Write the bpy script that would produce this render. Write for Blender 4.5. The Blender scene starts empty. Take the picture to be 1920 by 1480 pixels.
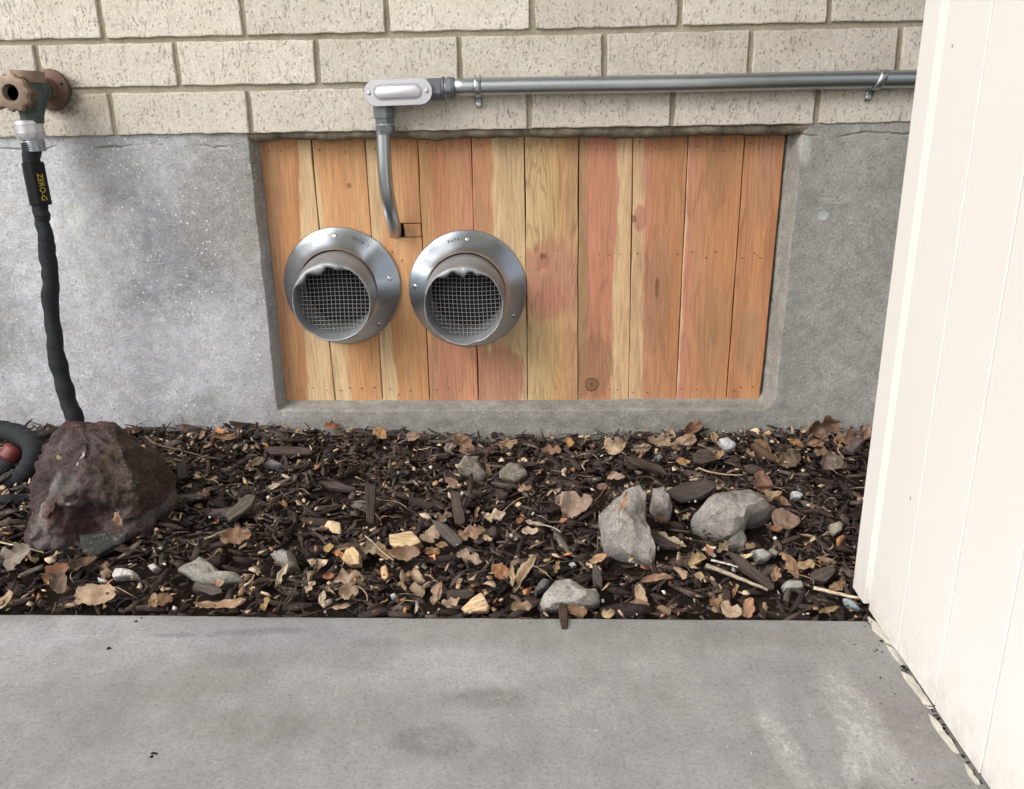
import bpy, bmesh, math, random
import numpy as np
from mathutils import Vector, Matrix, noise

random.seed(7)
RNG = np.random.default_rng(11)
SC = bpy.context.scene
COL = SC.collection

# ------------------------------------------------------------------ camera
CAM_POS = np.array([0.72125, -1.2529, 0.00356])
F_PX = 1552.04


def cam_axes(yaw, pitch, roll):
    f = np.array([math.sin(yaw) * math.cos(pitch), math.cos(yaw) * math.cos(pitch), -math.sin(pitch)])
    r = np.array([math.cos(yaw), -math.sin(yaw), 0.0])
    d = np.cross(f, r)
    return (r * math.cos(roll) + d * math.sin(roll), -r * math.sin(roll) + d * math.cos(roll), f)


AX = cam_axes(-.04224, .31061, .01654)
cam_data = bpy.data.cameras.new('camera')
cam = bpy.data.objects.new('camera', cam_data)
COL.objects.link(cam)
R_, D_, F_ = AX
cam.matrix_world = Matrix(((R_[0], -D_[0], -F_[0], CAM_POS[0]),
                           (R_[1], -D_[1], -F_[1], CAM_POS[1]),
                           (R_[2], -D_[2], -F_[2], CAM_POS[2]),
                           (0, 0, 0, 1)))
cam_data.sensor_width = 36
cam_data.lens = F_PX / 1920 * 36
cam_data.clip_start = .02
cam_data.clip_end = 500
SC.camera = cam

# ------------------------------------------------------------------ world, sun, exposure
SUN_EL, SUN_AZ = math.radians(40), math.radians(-49)     # azimuth seen from the wall: light comes from front left
world = bpy.data.worlds.new('World')
SC.world = world
world.use_nodes = True
wn = world.node_tree
bg = wn.nodes['Background']
sky = wn.nodes.new('ShaderNodeTexSky')
sky.sky_type = 'NISHITA'
sky.sun_disc = False
sky.sun_elevation = SUN_EL
sky.sun_rotation = math.radians(180 + 49)
sky.dust_density = 4.0
sky.air_density = 1.0
hs = wn.nodes.new('ShaderNodeHueSaturation')
hs.inputs['Saturation'].default_value = .35
wn.links.new(sky.outputs[0], hs.inputs['Color'])
wn.links.new(hs.outputs[0], bg.inputs[0])
bg.inputs[1].default_value = .15
sd = bpy.data.lights.new('sun', 'SUN')
sd.energy = 1.0
sd.angle = math.radians(38)
sd.color = (1.0, .985, .965)
sun = bpy.data.objects.new('sun', sd)
COL.objects.link(sun)
sdir = Vector((math.sin(SUN_AZ) * math.cos(SUN_EL), -math.cos(SUN_AZ) * math.cos(SUN_EL), math.sin(SUN_EL)))
sun.rotation_euler = sdir.to_track_quat('Z', 'Y').to_euler()
vs = SC.view_settings
vs.view_transform = 'Standard'
vs.look = 'None'
vs.gamma = 1
vs.use_curve_mapping = False
vs.exposure = 0.34
SC.render.engine = 'CYCLES'


# ------------------------------------------------------------------ helpers
def at(px, py, axis, val):
    """the point of the plane axis=val seen at a pixel of the 1920x1480 photograph"""
    q = F_ + R_ * (px - 960) / F_PX + D_ * (py - 740) / F_PX
    t = (val - CAM_POS[axis]) / q[axis]
    return CAM_POS + q * t


def tag(o, label=None, cat=None, group=None, kind=None):
    if label: o['label'] = label
    if cat: o['category'] = cat
    if group: o['group'] = group
    if kind: o['kind'] = kind
    return o


def mesh(name, verts, faces, mat=None, smooth=False):
    me = bpy.data.meshes.new(name)
    me.from_pydata([tuple(map(float, v)) for v in verts], [], [tuple(map(int, f)) for f in faces])
    if mat: me.materials.append(mat)
    if smooth: me.polygons.foreach_set('use_smooth', [True] * len(me.polygons))
    me.update()
    return me


def mesh_np(name, verts, quads, mat=None, smooth=False):
    me = bpy.data.meshes.new(name)
    verts = np.asarray(verts, dtype=np.float32); quads = np.asarray(quads, dtype=np.int32)
    n = quads.shape[1]
    me.vertices.add(len(verts)); me.vertices.foreach_set('co', verts.ravel())
    me.loops.add(quads.size); me.loops.foreach_set('vertex_index', quads.ravel())
    me.polygons.add(len(quads)); me.polygons.foreach_set('loop_start', np.arange(0, quads.size, n, dtype=np.int32))
    if smooth: me.polygons.foreach_set('use_smooth', np.ones(len(quads), dtype=bool))
    me.update(calc_edges=True)
    me.validate()
    if mat: me.materials.append(mat)
    return me


def link(name, me, parent=None, loc=(0, 0, 0)):
    o = bpy.data.objects.new(name, me)
    COL.objects.link(o)
    o.location = loc
    if parent: o.parent = parent
    return o


def part(name, verts, faces, mat, parent=None, smooth=False):
    return link(name, mesh(name, verts, faces, mat, smooth), parent)


def empty(name, loc=(0, 0, 0)):
    # parts are written in world coordinates; the Empty's place is undone by the child offset in settle()
    o = bpy.data.objects.new(name, None)
    COL.objects.link(o)
    o.empty_display_size = .02
    o['_at'] = list(map(float, loc))
    return o


def settle(o):
    loc = Vector(o['_at'])
    o.location = loc
    for c in o.children:
        c.location = Vector(c.location) - loc
    del o['_at']


def box(x0, x1, y0, y1, z0, z1):
    v = [(x, y, z) for x in (x0, x1) for y in (y0, y1) for z in (z0, z1)]
    f = [(0, 1, 3, 2), (4, 6, 7, 5), (0, 4, 5, 1), (2, 3, 7, 6), (0, 2, 6, 4), (1, 5, 7, 3)]
    return v, f


def bevel_mesh(me, w, seg=2):
    bm = bmesh.new(); bm.from_mesh(me)
    bmesh.ops.recalc_face_normals(bm, faces=bm.faces)
    es = [e for e in bm.edges if len(e.link_faces) == 2 and e.calc_face_angle(0) > .5]
    bmesh.ops.bevel(bm, geom=es, offset=w, segments=seg, affect='EDGES', clamp_overlap=True)
    bm.to_mesh(me); bm.free()
    return me


def fix_normals(me):
    bm = bmesh.new(); bm.from_mesh(me)
    bmesh.ops.recalc_face_normals(bm, faces=bm.faces)
    bm.to_mesh(me); bm.free()
    return me


def cyl_between(a, b, r, seg=16, r2=None, cap=True):
    a = Vector(a); b = Vector(b); r2 = r if r2 is None else r2
    w = (b - a).normalized()
    u = w.orthogonal().normalized(); v = w.cross(u)
    vs_, fs = [], []
    for p, rr in ((a, r), (b, r2)):
        for i in range(seg):
            t = 2 * math.pi * (i + .5) / seg
            vs_.append(p + u * rr * math.cos(t) + v * rr * math.sin(t))
    for i in range(seg):
        j = (i + 1) % seg
        fs.append((i, j, seg + j, seg + i))
    if cap:
        fs.append(tuple(range(seg))[::-1]); fs.append(tuple(range(seg, 2 * seg)))
    return vs_, fs


def tube(path, radii, seg=14, cap=True, mod=None):
    P = [Vector(p) for p in path]
    n = len(P)
    if not hasattr(radii, '__len__'): radii = [radii] * n
    vs_, fs = [], []
    up = None
    for i in range(n):
        w = (P[min(i + 1, n - 1)] - P[max(i - 1, 0)]).normalized()
        if up is None: up = w.orthogonal().normalized()
        up = (up - w * up.dot(w)).normalized()
        v = w.cross(up)
        for k in range(seg):
            t = 2 * math.pi * k / seg
            r = radii[i] * (mod(i, t) if mod else 1)
            vs_.append(P[i] + up * r * math.cos(t) + v * r * math.sin(t))
    for i in range(n - 1):
        for k in range(seg):
            j = (k + 1) % seg
            fs.append((i * seg + k, i * seg + j, (i + 1) * seg + j, (i + 1) * seg + k))
    if cap:
        fs.append(tuple(range(seg))[::-1]); fs.append(tuple((n - 1) * seg + k for k in range(seg)))
    return vs_, fs


def spline(pts, n):
    """Catmull-Rom through pts"""
    P = np.array(pts, dtype=float)
    P = np.vstack([2 * P[0] - P[1], P, 2 * P[-1] - P[-2]])
    out = []
    m = len(P) - 3
    for s in np.linspace(0, m - 1e-6, n):
        i = int(s); t = s - i
        a, b, c, d = P[i], P[i + 1], P[i + 2], P[i + 3]
        out.append(.5 * (2 * b + (c - a) * t + (2 * a - 5 * b + 4 * c - d) * t * t + (3 * b - a - 3 * c + d) * t ** 3))
    return out


def vnoise(x, y, z=0.0, seed=0):
    """vectorised value noise, -1..1"""
    x, y, z = np.broadcast_arrays(np.asarray(x, float), np.asarray(y, float), np.asarray(z, float))
    xi, yi, zi = np.floor(x).astype(np.int64), np.floor(y).astype(np.int64), np.floor(z).astype(np.int64)
    fx, fy, fz = x - xi, y - yi, z - zi
    fx, fy, fz = [t * t * (3 - 2 * t) for t in (fx, fy, fz)]

    def h(a, b, c):
        n = (a * 73856093) ^ (b * 19349663) ^ (c * 83492791) ^ (seed * 2654435)
        n = (n ^ (n >> 13)) * 1274126177
        n = (n ^ (n >> 16)) & 0xffff
        return n / 32767.5 - 1
    r = 0
    for a in (0, 1):
        for b in (0, 1):
            for c in (0, 1):
                w = (fx if a else 1 - fx) * (fy if b else 1 - fy) * (fz if c else 1 - fz)
                r = r + w * h(xi + a, yi + b, zi + c)
    return r


def fbm(x, y, z=0.0, o=4, seed=0):
    r, a, k, t = 0, 1, 1, 0
    for i in range(o):
        r = r + a * vnoise(np.asarray(x) * k, np.asarray(y) * k, np.asarray(z) * k, seed + i * 17); t += a
        a *= .5; k *= 2.03
    return r / t


# ------------------------------------------------------------------ materials
def lin(c, k=1.0):
    """sRGB 0-255 triple to linear, times k"""
    return tuple((((v / 255) / 12.92) if v / 255 <= .04045 else ((v / 255 + .055) / 1.055) ** 2.4) * k for v in c)


class Mat:
    def __init__(s, name, rough=.8, metal=0.0, spec=None):
        s.m = bpy.data.materials.new(name); s.m.use_nodes = True
        s.t = s.m.node_tree; s.n = s.t.nodes; s.l = s.t.links
        s.b = s.n['Principled BSDF']
        s.b.inputs['Roughness'].default_value = rough
        s.b.inputs['Metallic'].default_value = metal
        if spec is not None: s.b.inputs['Specular IOR Level'].default_value = spec
        s.co = s.n.new('ShaderNodeTexCoord').outputs['Object']

    def node(s, typ, **kw):
        n = s.n.new(typ)
        for k, v in kw.items(): setattr(n, k, v)
        return n

    def map(s, scale=(1, 1, 1), loc=(0, 0, 0), rot=(0, 0, 0), src=None):
        m = s.node('ShaderNodeMapping')
        m.inputs['Scale'].default_value = scale; m.inputs['Location'].default_value = loc
        m.inputs['Rotation'].default_value = rot
        s.l.new(src or s.co, m.inputs[0])
        return m.outputs[0]

    def noise(s, scale, detail=4, rough=.55, src=None, dist=0, out=0):
        n = s.node('ShaderNodeTexNoise')
        n.inputs['Scale'].default_value = scale; n.inputs['Detail'].default_value = detail
        n.inputs['Roughness'].default_value = rough; n.inputs['Distortion'].default_value = dist
        s.l.new(src or s.co, n.inputs['Vector'])
        return n.outputs[out]

    def voro(s, scale, src=None, feature='F1', out=0, rnd=1):
        n = s.node('ShaderNodeTexVoronoi', feature=feature)
        n.inputs['Scale'].default_value = scale; n.inputs['Randomness'].default_value = rnd
        s.l.new(src or s.co, n.inputs['Vector'])
        return n.outputs[out]

    def ramp(s, fac, stops, interp='LINEAR'):
        r = s.node('ShaderNodeValToRGB')
        cr = r.color_ramp; cr.interpolation = interp
        while len(cr.elements) < len(stops): cr.elements.new(.5)
        for e, (p, c) in zip(cr.elements, stops):
            e.position = p
            e.color = (c, c, c, 1) if not hasattr(c, '__len__') else (c[0], c[1], c[2], 1)
        s.l.new(fac, r.inputs[0])
        return r.outputs[0]

    def mix(s, fac, a, b, mode='MIX'):
        m = s.node('ShaderNodeMix', data_type='RGBA', blend_type=mode)
        for v, sk in ((fac, m.inputs[0]), (a, m.inputs[6]), (b, m.inputs[7])):
            if hasattr(v, 'default_value'): s.l.new(v, sk)
            elif hasattr(v, '__len__'): sk.default_value = (v[0], v[1], v[2], 1)
            else: sk.default_value = v if sk.type == 'VALUE' else (v, v, v, 1)
        return m.outputs[2]

    def math(s, op, a, b=0.0, c=None, clamp=False):
        m = s.node('ShaderNodeMath', operation=op, use_clamp=clamp)
        for v, sk in zip((a, b, c), m.inputs):
            if v is None: continue
            if hasattr(v, 'default_value'): s.l.new(v, sk)
            else: sk.default_value = v
        return m.outputs[0]

    def xyz(s, src=None):
        n = s.node('ShaderNodeSeparateXYZ'); s.l.new(src or s.co, n.inputs[0]); return n.outputs

    def comb(s, x, y, z):
        n = s.node('ShaderNodeCombineXYZ')
        for v, sk in zip((x, y, z), n.inputs):
            if hasattr(v, 'default_value'): s.l.new(v, sk)
            else: sk.default_value = v
        return n.outputs[0]

    def spot(s, ctr, rad, rot=0, plane='xz', edge=.35, wob=.3, wscale=30, src=None, brk=.45):
        """0..1 mask: a noisy ellipse at ctr (world metres) with radii rad"""
        x, y, z = s.xyz()
        a, b = (x, z) if plane == 'xz' else ((x, y) if plane == 'xy' else (y, z))
        da = s.math('SUBTRACT', a, ctr[0]); db = s.math('SUBTRACT', b, ctr[1])
        ca, sa = math.cos(rot), math.sin(rot)
        u = s.math('ADD', s.math('MULTIPLY', da, ca / rad[0]), s.math('MULTIPLY', db, sa / rad[0]))
        v = s.math('ADD', s.math('MULTIPLY', da, -sa / rad[1]), s.math('MULTIPLY', db, ca / rad[1]))
        d = s.math('SQRT', s.math('ADD', s.math('MULTIPLY', u, u), s.math('MULTIPLY', v, v)))
        n = s.noise(wscale if src is None else 1, 9, .74, src)
        d = s.math('ADD', d, s.math('MULTIPLY', s.math('SUBTRACT', n, .5), wob * 3.4))
        mr = s.node('ShaderNodeMapRange', interpolation_type='SMOOTHSTEP')
        mr.inputs[1].default_value = 1 + edge; mr.inputs[2].default_value = 1 - edge
        mr.inputs[3].default_value = 0; mr.inputs[4].default_value = 1
        s.l.new(d, mr.inputs[0])
        if not brk: return mr.outputs[0]
        return s.math('MULTIPLY', mr.outputs[0], s.ramp(s.noise(wscale * 3.3, 6, .75), [(.38, 1 - brk), (.60, 1)]))

    def grain(s, col, scale, lo, hi, a=.34, b=.66, det=6, src=None):
        g_ = s.noise(scale, det, .8, src)
        return s.mix(1.0, col, s.ramp(g_, [(a, lo), (b, hi)]), 'MULTIPLY')

    def color(s, c):
        if hasattr(c, 'default_value'): s.l.new(c, s.b.inputs['Base Color'])
        else: s.b.inputs['Base Color'].default_value = (c[0], c[1], c[2], 1)

    def bump(s, h, strength=.5, dist=.001):
        b = s.node('ShaderNodeBump')
        b.inputs['Strength'].default_value = strength; b.inputs['Distance'].default_value = dist
        s.l.new(h, b.inputs['Height'])
        prev = s.b.inputs['Normal'].links
        if prev: s.l.new(prev[0].from_socket, b.inputs['Normal'])
        s.l.new(b.outputs[0], s.b.inputs['Normal'])

    def rough(s, fac, lo, hi):
        mr = s.node('ShaderNodeMapRange')
        mr.inputs[3].default_value = lo; mr.inputs[4].default_value = hi
        s.l.new(fac, mr.inputs[0]); s.l.new(mr.outputs[0], s.b.inputs['Roughness'])

    def objrand(s):
        return s.node('ShaderNodeObjectInfo').outputs['Random']

    def attr(s, name, out=0):
        return s.node('ShaderNodeAttribute', attribute_name=name).outputs[out]


def plain(name, c, rough=.6, metal=0.0, var=.12, scale=60, bump=.0, spec=None):
    m = Mat(name, rough, metal, spec)
    n = m.noise(scale, 4)
    m.color(m.mix(n, tuple(v * (1 - var) for v in c), tuple(min(1, v * (1 + var)) for v in c)))
    if bump: m.bump(n, bump, .001)
    return m.m


def mat_brick():
    m = Mat('brick_clay', .92, spec=.2)
    off = m.node('ShaderNodeVectorMath', operation='ADD')
    m.l.new(m.co, off.inputs[0])
    r = m.objrand()
    m.l.new(m.comb(m.math('MULTIPLY', r, 37.0), m.math('MULTIPLY', r, 11.0), m.math('MULTIPLY', r, 53.0)), off.inputs[1])
    co = off.outputs[0]
    base = m.ramp(m.noise(14, 4, .6, co), [(.3, (.62, .57, .485)), (.5, (.70, .655, .57)), (.72, (.76, .72, .64))])
    base = m.mix(m.math('MULTIPLY', m.noise(45, 3, .6, co), .4), base, (.74, .635, .53))
    grain = m.noise(420, 4, .7, co)
    base = m.mix(m.ramp(grain, [(.3, .22), (.5, 0)]), base, (.33, .27, .2))
    # short vertical tears and pin holes of a wire-cut face
    tears = m.noise(1, 6, .72, m.map((230, 230, 75), src=co), dist=.8)
    big = m.noise(30, 2, .5, co)
    tf = m.math('MULTIPLY', m.ramp(tears, [(.375, 1), (.43, 0)]), m.ramp(big, [(.38, .25), (.58, 1)]))
    pits = m.ramp(m.voro(190, m.map((1, 1, .7), src=co)), [(.16, 1), (.26, 0)])
    sel = m.ramp(m.noise(110, 2, .5, co), [(.44, 0), (.54, 1)])
    base = m.grain(base, 260, .80, 1.12, src=co)
    holes = m.math('MAXIMUM', m.math('MULTIPLY', tf, .85), m.math('MULTIPLY', pits, sel))
    col = m.mix(m.math('MULTIPLY', holes, .58), base, (.22, .18, .145))
    lightp = m.ramp(m.voro(95, src=co), [(.06, 1), (.13, 0)])
    col = m.mix(m.math('MULTIPLY', lightp, m.ramp(m.noise(60, 2, .5, co), [(.55, 0), (.65, .7)])), col, (.8, .74, .66))
    # each brick a little lighter or darker
    hv = m.node('ShaderNodeHueSaturation')
    mr = m.node('ShaderNodeMapRange'); mr.inputs[3].default_value = .86; mr.inputs[4].default_value = 1.08
    m.l.new(r, mr.inputs[0]); m.l.new(mr.outputs[0], hv.inputs['Value']); m.l.new(col, hv.inputs['Color'])
    # rusty drip stain below the tap flange, plus the flange's cast shadow painted dark
    wco = m.node('ShaderNodeNewGeometry').outputs['Position']
    old = m.co; m.co = wco
    st = m.math('MULTIPLY', m.spot((.055, .05), (.04, .022), 0, wob=.5, wscale=40), .45)
    flange_shadow = m.math('MULTIPLY', m.spot((.018, .062), (.033, .03), 0, wob=.4, wscale=60, edge=.2), .8)
    fin = m.mix(st, hv.outputs[0], (.38, .31, .2))
    fin = m.mix(flange_shadow, fin, (.07, .05, .04))
    m.co = old
    m.color(fin)
    h = m.math('SUBTRACT', m.math('MULTIPLY', grain, .35), holes)
    m.bump(h, .7, .0013)
    m.bump(m.noise(240, 3, .7, co), .6, .0014)
    return m.m


def mat_mortar():
    m = Mat('mortar', .95, spec=.15)
    n = m.noise(16, 5, .6)
    c = m.ramp(n, [(.3, (.31, .275, .20)), (.55, (.41, .37, .28)), (.75, (.48, .44, .35))])
    g = m.noise(700, 3, .7)
    c = m.mix(m.ramp(g, [(.3, .5), (.5, 0)]), c, (.15, .13, .09))
    c = m.grain(c, 280, .78, 1.15)
    m.color(c)
    m.bump(m.noise(260, 4, .7), .8, .0016)
    return m.m


def mat_foundation():
    m = Mat('foundation_concrete', .93, spec=.2)
    x, y, z = m.xyz()
    n1 = m.noise(7, 6, .62, dist=.4); n2 = m.noise(28, 5, .65); n3 = m.noise(2.6, 3, .5)
    base = m.ramp(n2, [(.28, (.255, .245, .215)), (.5, (.33, .32, .29)), (.72, (.41, .40, .37))])
    # the left part is whiter and bluish with efflorescence, the right part even grey brown
    left = m.node('ShaderNodeMapRange', interpolation_type='SMOOTHSTEP')
    left.inputs[1].default_value = .42; left.inputs[2].default_value = .12
    m.l.new(m.math('ADD', x, m.math('MULTIPLY', m.math('SUBTRACT', n1, .5), .3)), left.inputs[0])
    L = left.outputs[0]
    lc = m.ramp(n1, [(.25, (.33, .325, .31)), (.42, (.44, .445, .455)), (.55, (.56, .57, .60)), (.68, (.74, .75, .78))])
    col = m.mix(L, base, lc)
    right = m.node('ShaderNodeMapRange', interpolation_type='SMOOTHSTEP')
    right.inputs[1].default_value = 1.05; right.inputs[2].default_value = 1.15
    m.l.new(x, right.inputs[0])
    rc = m.ramp(n1, [(.25, (.31, .305, .275)), (.45, (.395, .39, .36)), (.55, (.42, .415, .385)), (.75, (.52, .515, .485))])
    col = m.mix(right.outputs[0], col, rc)
    col = m.mix(m.math('MULTIPLY', m.spot((.13, -.085), (.13, .055), -.4, wob=.6, wscale=14), .35), col, (.29, .28, .27))
    col = m.mix(m.math('MULTIPLY', m.spot((.16, -.17), (.13, .045), -.8, wob=.8, wscale=16), .6), col, (.30, .295, .33))
    col = m.mix(m.math('MULTIPLY', m.spot((.10, -.27), (.06, .13), .5, wob=.8, wscale=16), .6), col, (.34, .335, .37))
    col = m.mix(m.math('MULTIPLY', m.spot((.24, -.10), (.075, .10), -.2, wob=.8, wscale=11), .5), col, (.29, .285, .25))
    col = m.mix(m.math('MULTIPLY', m.spot((-.02, -.13), (.09, .14), .5, wob=.6, wscale=12), .8), col, (.74, .75, .77))
    col = m.mix(m.math('MULTIPLY', m.spot((.04, -.36), (.17, .09), .2, wob=.6, wscale=9), .75), col, (.68, .69, .73))
    col = m.mix(m.math('MULTIPLY', m.spot((.22, -.32), (.08, .10), .2, wob=.8, wscale=9), .6), col, (.60, .61, .64))
    col = m.mix(m.math('MULTIPLY', m.spot((.158, -.055), (.012, .055), .12, wob=.35, wscale=25), .55), col, (.55, .56, .60))
    col = m.mix(m.math('MULTIPLY', m.spot((.008, -.115), (.016, .018), 0, wob=.3), .8), col, (.72, .74, .72))
    # chips of white paint and efflorescence grains
    wh = m.math('MULTIPLY', m.ramp(m.voro(110), [(.13, 1), (.2, 0)]), m.ramp(m.noise(18, 3, .6), [(.42, 0), (.54, 1)]))
    col = m.mix(m.math('MULTIPLY', wh, m.math('ADD', m.math('MULTIPLY', L, .8), .25)), col, (.85, .85, .84))
    flecks = m.ramp(m.noise(1, 4, .7, m.map((130, 130, 190), rot=(0, .5, 0)), dist=1.2), [(.60, 0), (.66, .75)])
    col = m.mix(m.math('MULTIPLY', flecks, L), col, (.78, .78, .78))
    dk = m.ramp(m.noise(240, 4, .75), [(.33, .6), (.42, 0)])
    col = m.mix(dk, col, (.10, .095, .09))
    dk2 = m.math('MULTIPLY', m.ramp(m.voro(120), [(.08, 1), (.16, 0)]), m.ramp(m.noise(30, 2), [(.55, 0), (.65, .7)]))
    col = m.mix(dk2, col, (.11, .10, .09))
    # paint drop and scratches on the right
    col = m.mix(m.spot((1.131, -.125), (.0075, .007), .4, wob=.35, wscale=150, edge=.15), col, (.58, .66, .66))
    for cx_, cz_, a_, l_ in ((1.132, -.101, -.08, .014), (1.148, -.107, -.1, .016), (1.185, -.063, -.1, .007), (1.19, -.123, -.1, .006), (1.172, -.136, -.3, .006), (1.065, -.155, 0, .005)):
        col = m.mix(m.math('MULTIPLY', m.spot((cx_, cz_), (l_, .0012), a_, wob=.5, wscale=300, edge=.5), .5), col, (.6, .61, .59))
    # pale smear on the jamb's top corner
    col = m.mix(m.math('MULTIPLY', m.spot((1.096, -.03), (.008, .022), 0.1, wob=.5, wscale=90), .8), col, (.62, .63, .62))
    col = m.grain(col, 300, .74, 1.16)
    col = m.grain(col, 45, .80, 1.14)
    m.color(col)
    m.bump(m.noise(300, 4, .75), .9, .0022)
    m.bump(m.noise(60, 4, .6), .5, .003)
    return m.m


def mat_slab():
    m = Mat('pavement_concrete', .85, spec=.25)
    n1 = m.noise(2.6, 6, .6, dist=.3); n2 = m.noise(13, 6, .65); n4 = m.noise(5, 4, .6)
    col = m.ramp(n1, [(.25, (.25, .25, .24)), (.45, (.315, .32, .315)), (.6, (.35, .355, .355)), (.78, (.42, .425, .435))])
    col = m.mix(.42, col, m.ramp(n2, [(.3, (.235, .23, .205)), (.5, (.31, .31, .295)), (.7, (.42, .42, .41))]))
    S = lambda px, py, rx, ry, c, k, rot=0, wob=.5, ws=14, e=.4: (at(px, py, 2, -.47)[:2], (rx, ry), rot, c, k, wob, ws, e)
    for ctr, rad, rot, c, k, wob, ws, e in (
            S(150, 1215, .12, .055, (.46, .465, .48), .6, .3), S(60, 1190, .09, .03, (.48, .485, .5), .6, .3),
            S(860, 1250, .085, .03, (.47, .48, .49), .55), S(760, 1280, .05, .02, (.47, .48, .49), .4),
            S(520, 1190, .10, .03, (.36, .36, .40), .5), S(440, 1235, .03, .012, (.22, .22, .25), .55, 0, .8, 40),
            S(820, 1390, .036, .020, (.15, .15, .145), .5, 0, .5, 40, .25), S(905, 1310, .038, .013, (.16, .16, .15), .5, 0, .5, 30),
            S(710, 1205, .025, .009, (.22, .23, .22), .5, 0, .4, 40), S(470, 1360, .06, .018, (.22, .215, .2), .4),
            S(1500, 1190, .10, .02, (.26, .245, .215), .5), S(1200, 1200, .1, .02, (.28, .27, .25), .4),
            S(1560, 1330, .10, .09, (.27, .25, .255), .45), S(1130, 1420, .16, .05, (.27, .26, .27), .35),
            S(1700, 1400, .05, .09, (.25, .235, .205), .5), S(480, 1185, .05, .006, (.13, .13, .16), .5, .1, 1.0, 90),
            S(330, 1190, .02, .004, (.13, .13, .15), .5, .1, 1.0, 90), S(1450, 1420, .03, .05, (.24, .235, .22), .4)):
        col = m.mix(m.math('MULTIPLY', m.spot(ctr, rad, rot, 'xy', e, wob, ws), k), col, c)
    # chalky scrape marks running away from the house
    chalk = m.ramp(m.noise(1, 6, .8, m.map((190, 70, 1), rot=(0, 0, -.25))), [(.5, 0), (.62, 1)])
    for a, b, w in (((1560, 1262), (1640, 1400), .019), ((1610, 1380), (1690, 1478), .022), ((1435, 1335), (1515, 1478), .011), ((1590, 1400), (1600, 1478), .006)):
        p = at(*a, 2, -.47)[:2]; q = at(*b, 2, -.47)[:2]
        d = q - p; L = np.linalg.norm(d) / 2
        k = m.spot((p + q) / 2, (w, L * 1.1), math.atan2(-d[0], d[1]), 'xy', .45, .35, 40)
        col = m.mix(m.math('MULTIPLY', m.math('MULTIPLY', k, chalk), .65), col, (.62, .62, .61))
        col = m.mix(m.math('MULTIPLY', k, .42), col, (.54, .54, .53))
    g = m.noise(300, 4, .75)
    col = m.mix(m.ramp(g, [(.3, .5), (.46, 0)]), col, (.14, .14, .13))
    col = m.grain(col, 300, .84, 1.10)
    col = m.grain(col, 22, .86, 1.08)
    col = m.grain(col, 1, .88, 1.05, src=m.map((26, 9, 1), rot=(0, 0, .3)))
    fine = m.noise(900, 2, .6)
    col = m.mix(m.ramp(fine, [(.3, .35), (.5, 0)]), col, (.2, .2, .19))
    wh = m.math('MULTIPLY', m.ramp(m.voro(75), [(.035, 1), (.06, 0)]), m.ramp(m.noise(9, 3, .6), [(.46, 0), (.58, 1)]))
    col = m.mix(wh, col, (.72, .72, .70))
    dk = m.math('MULTIPLY', m.ramp(m.voro(60), [(.045, 1), (.08, 0)]), m.ramp(m.noise(14, 3, .6), [(.56, 0), (.66, .9)]))
    col = m.mix(dk, col, (.10, .095, .09))
    m.color(col)
    m.bump(m.noise(1, 4, .7, m.map((420, 160, 420))), .35, .0009)
    m.bump(n2, .2, .002)
    return m.m


def desat(c, k=.20):
    l_ = .2126 * c[0] + .7152 * c[1] + .0722 * c[2]
    return tuple(q * (1 - k) + l_ * k for q in c)


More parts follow.
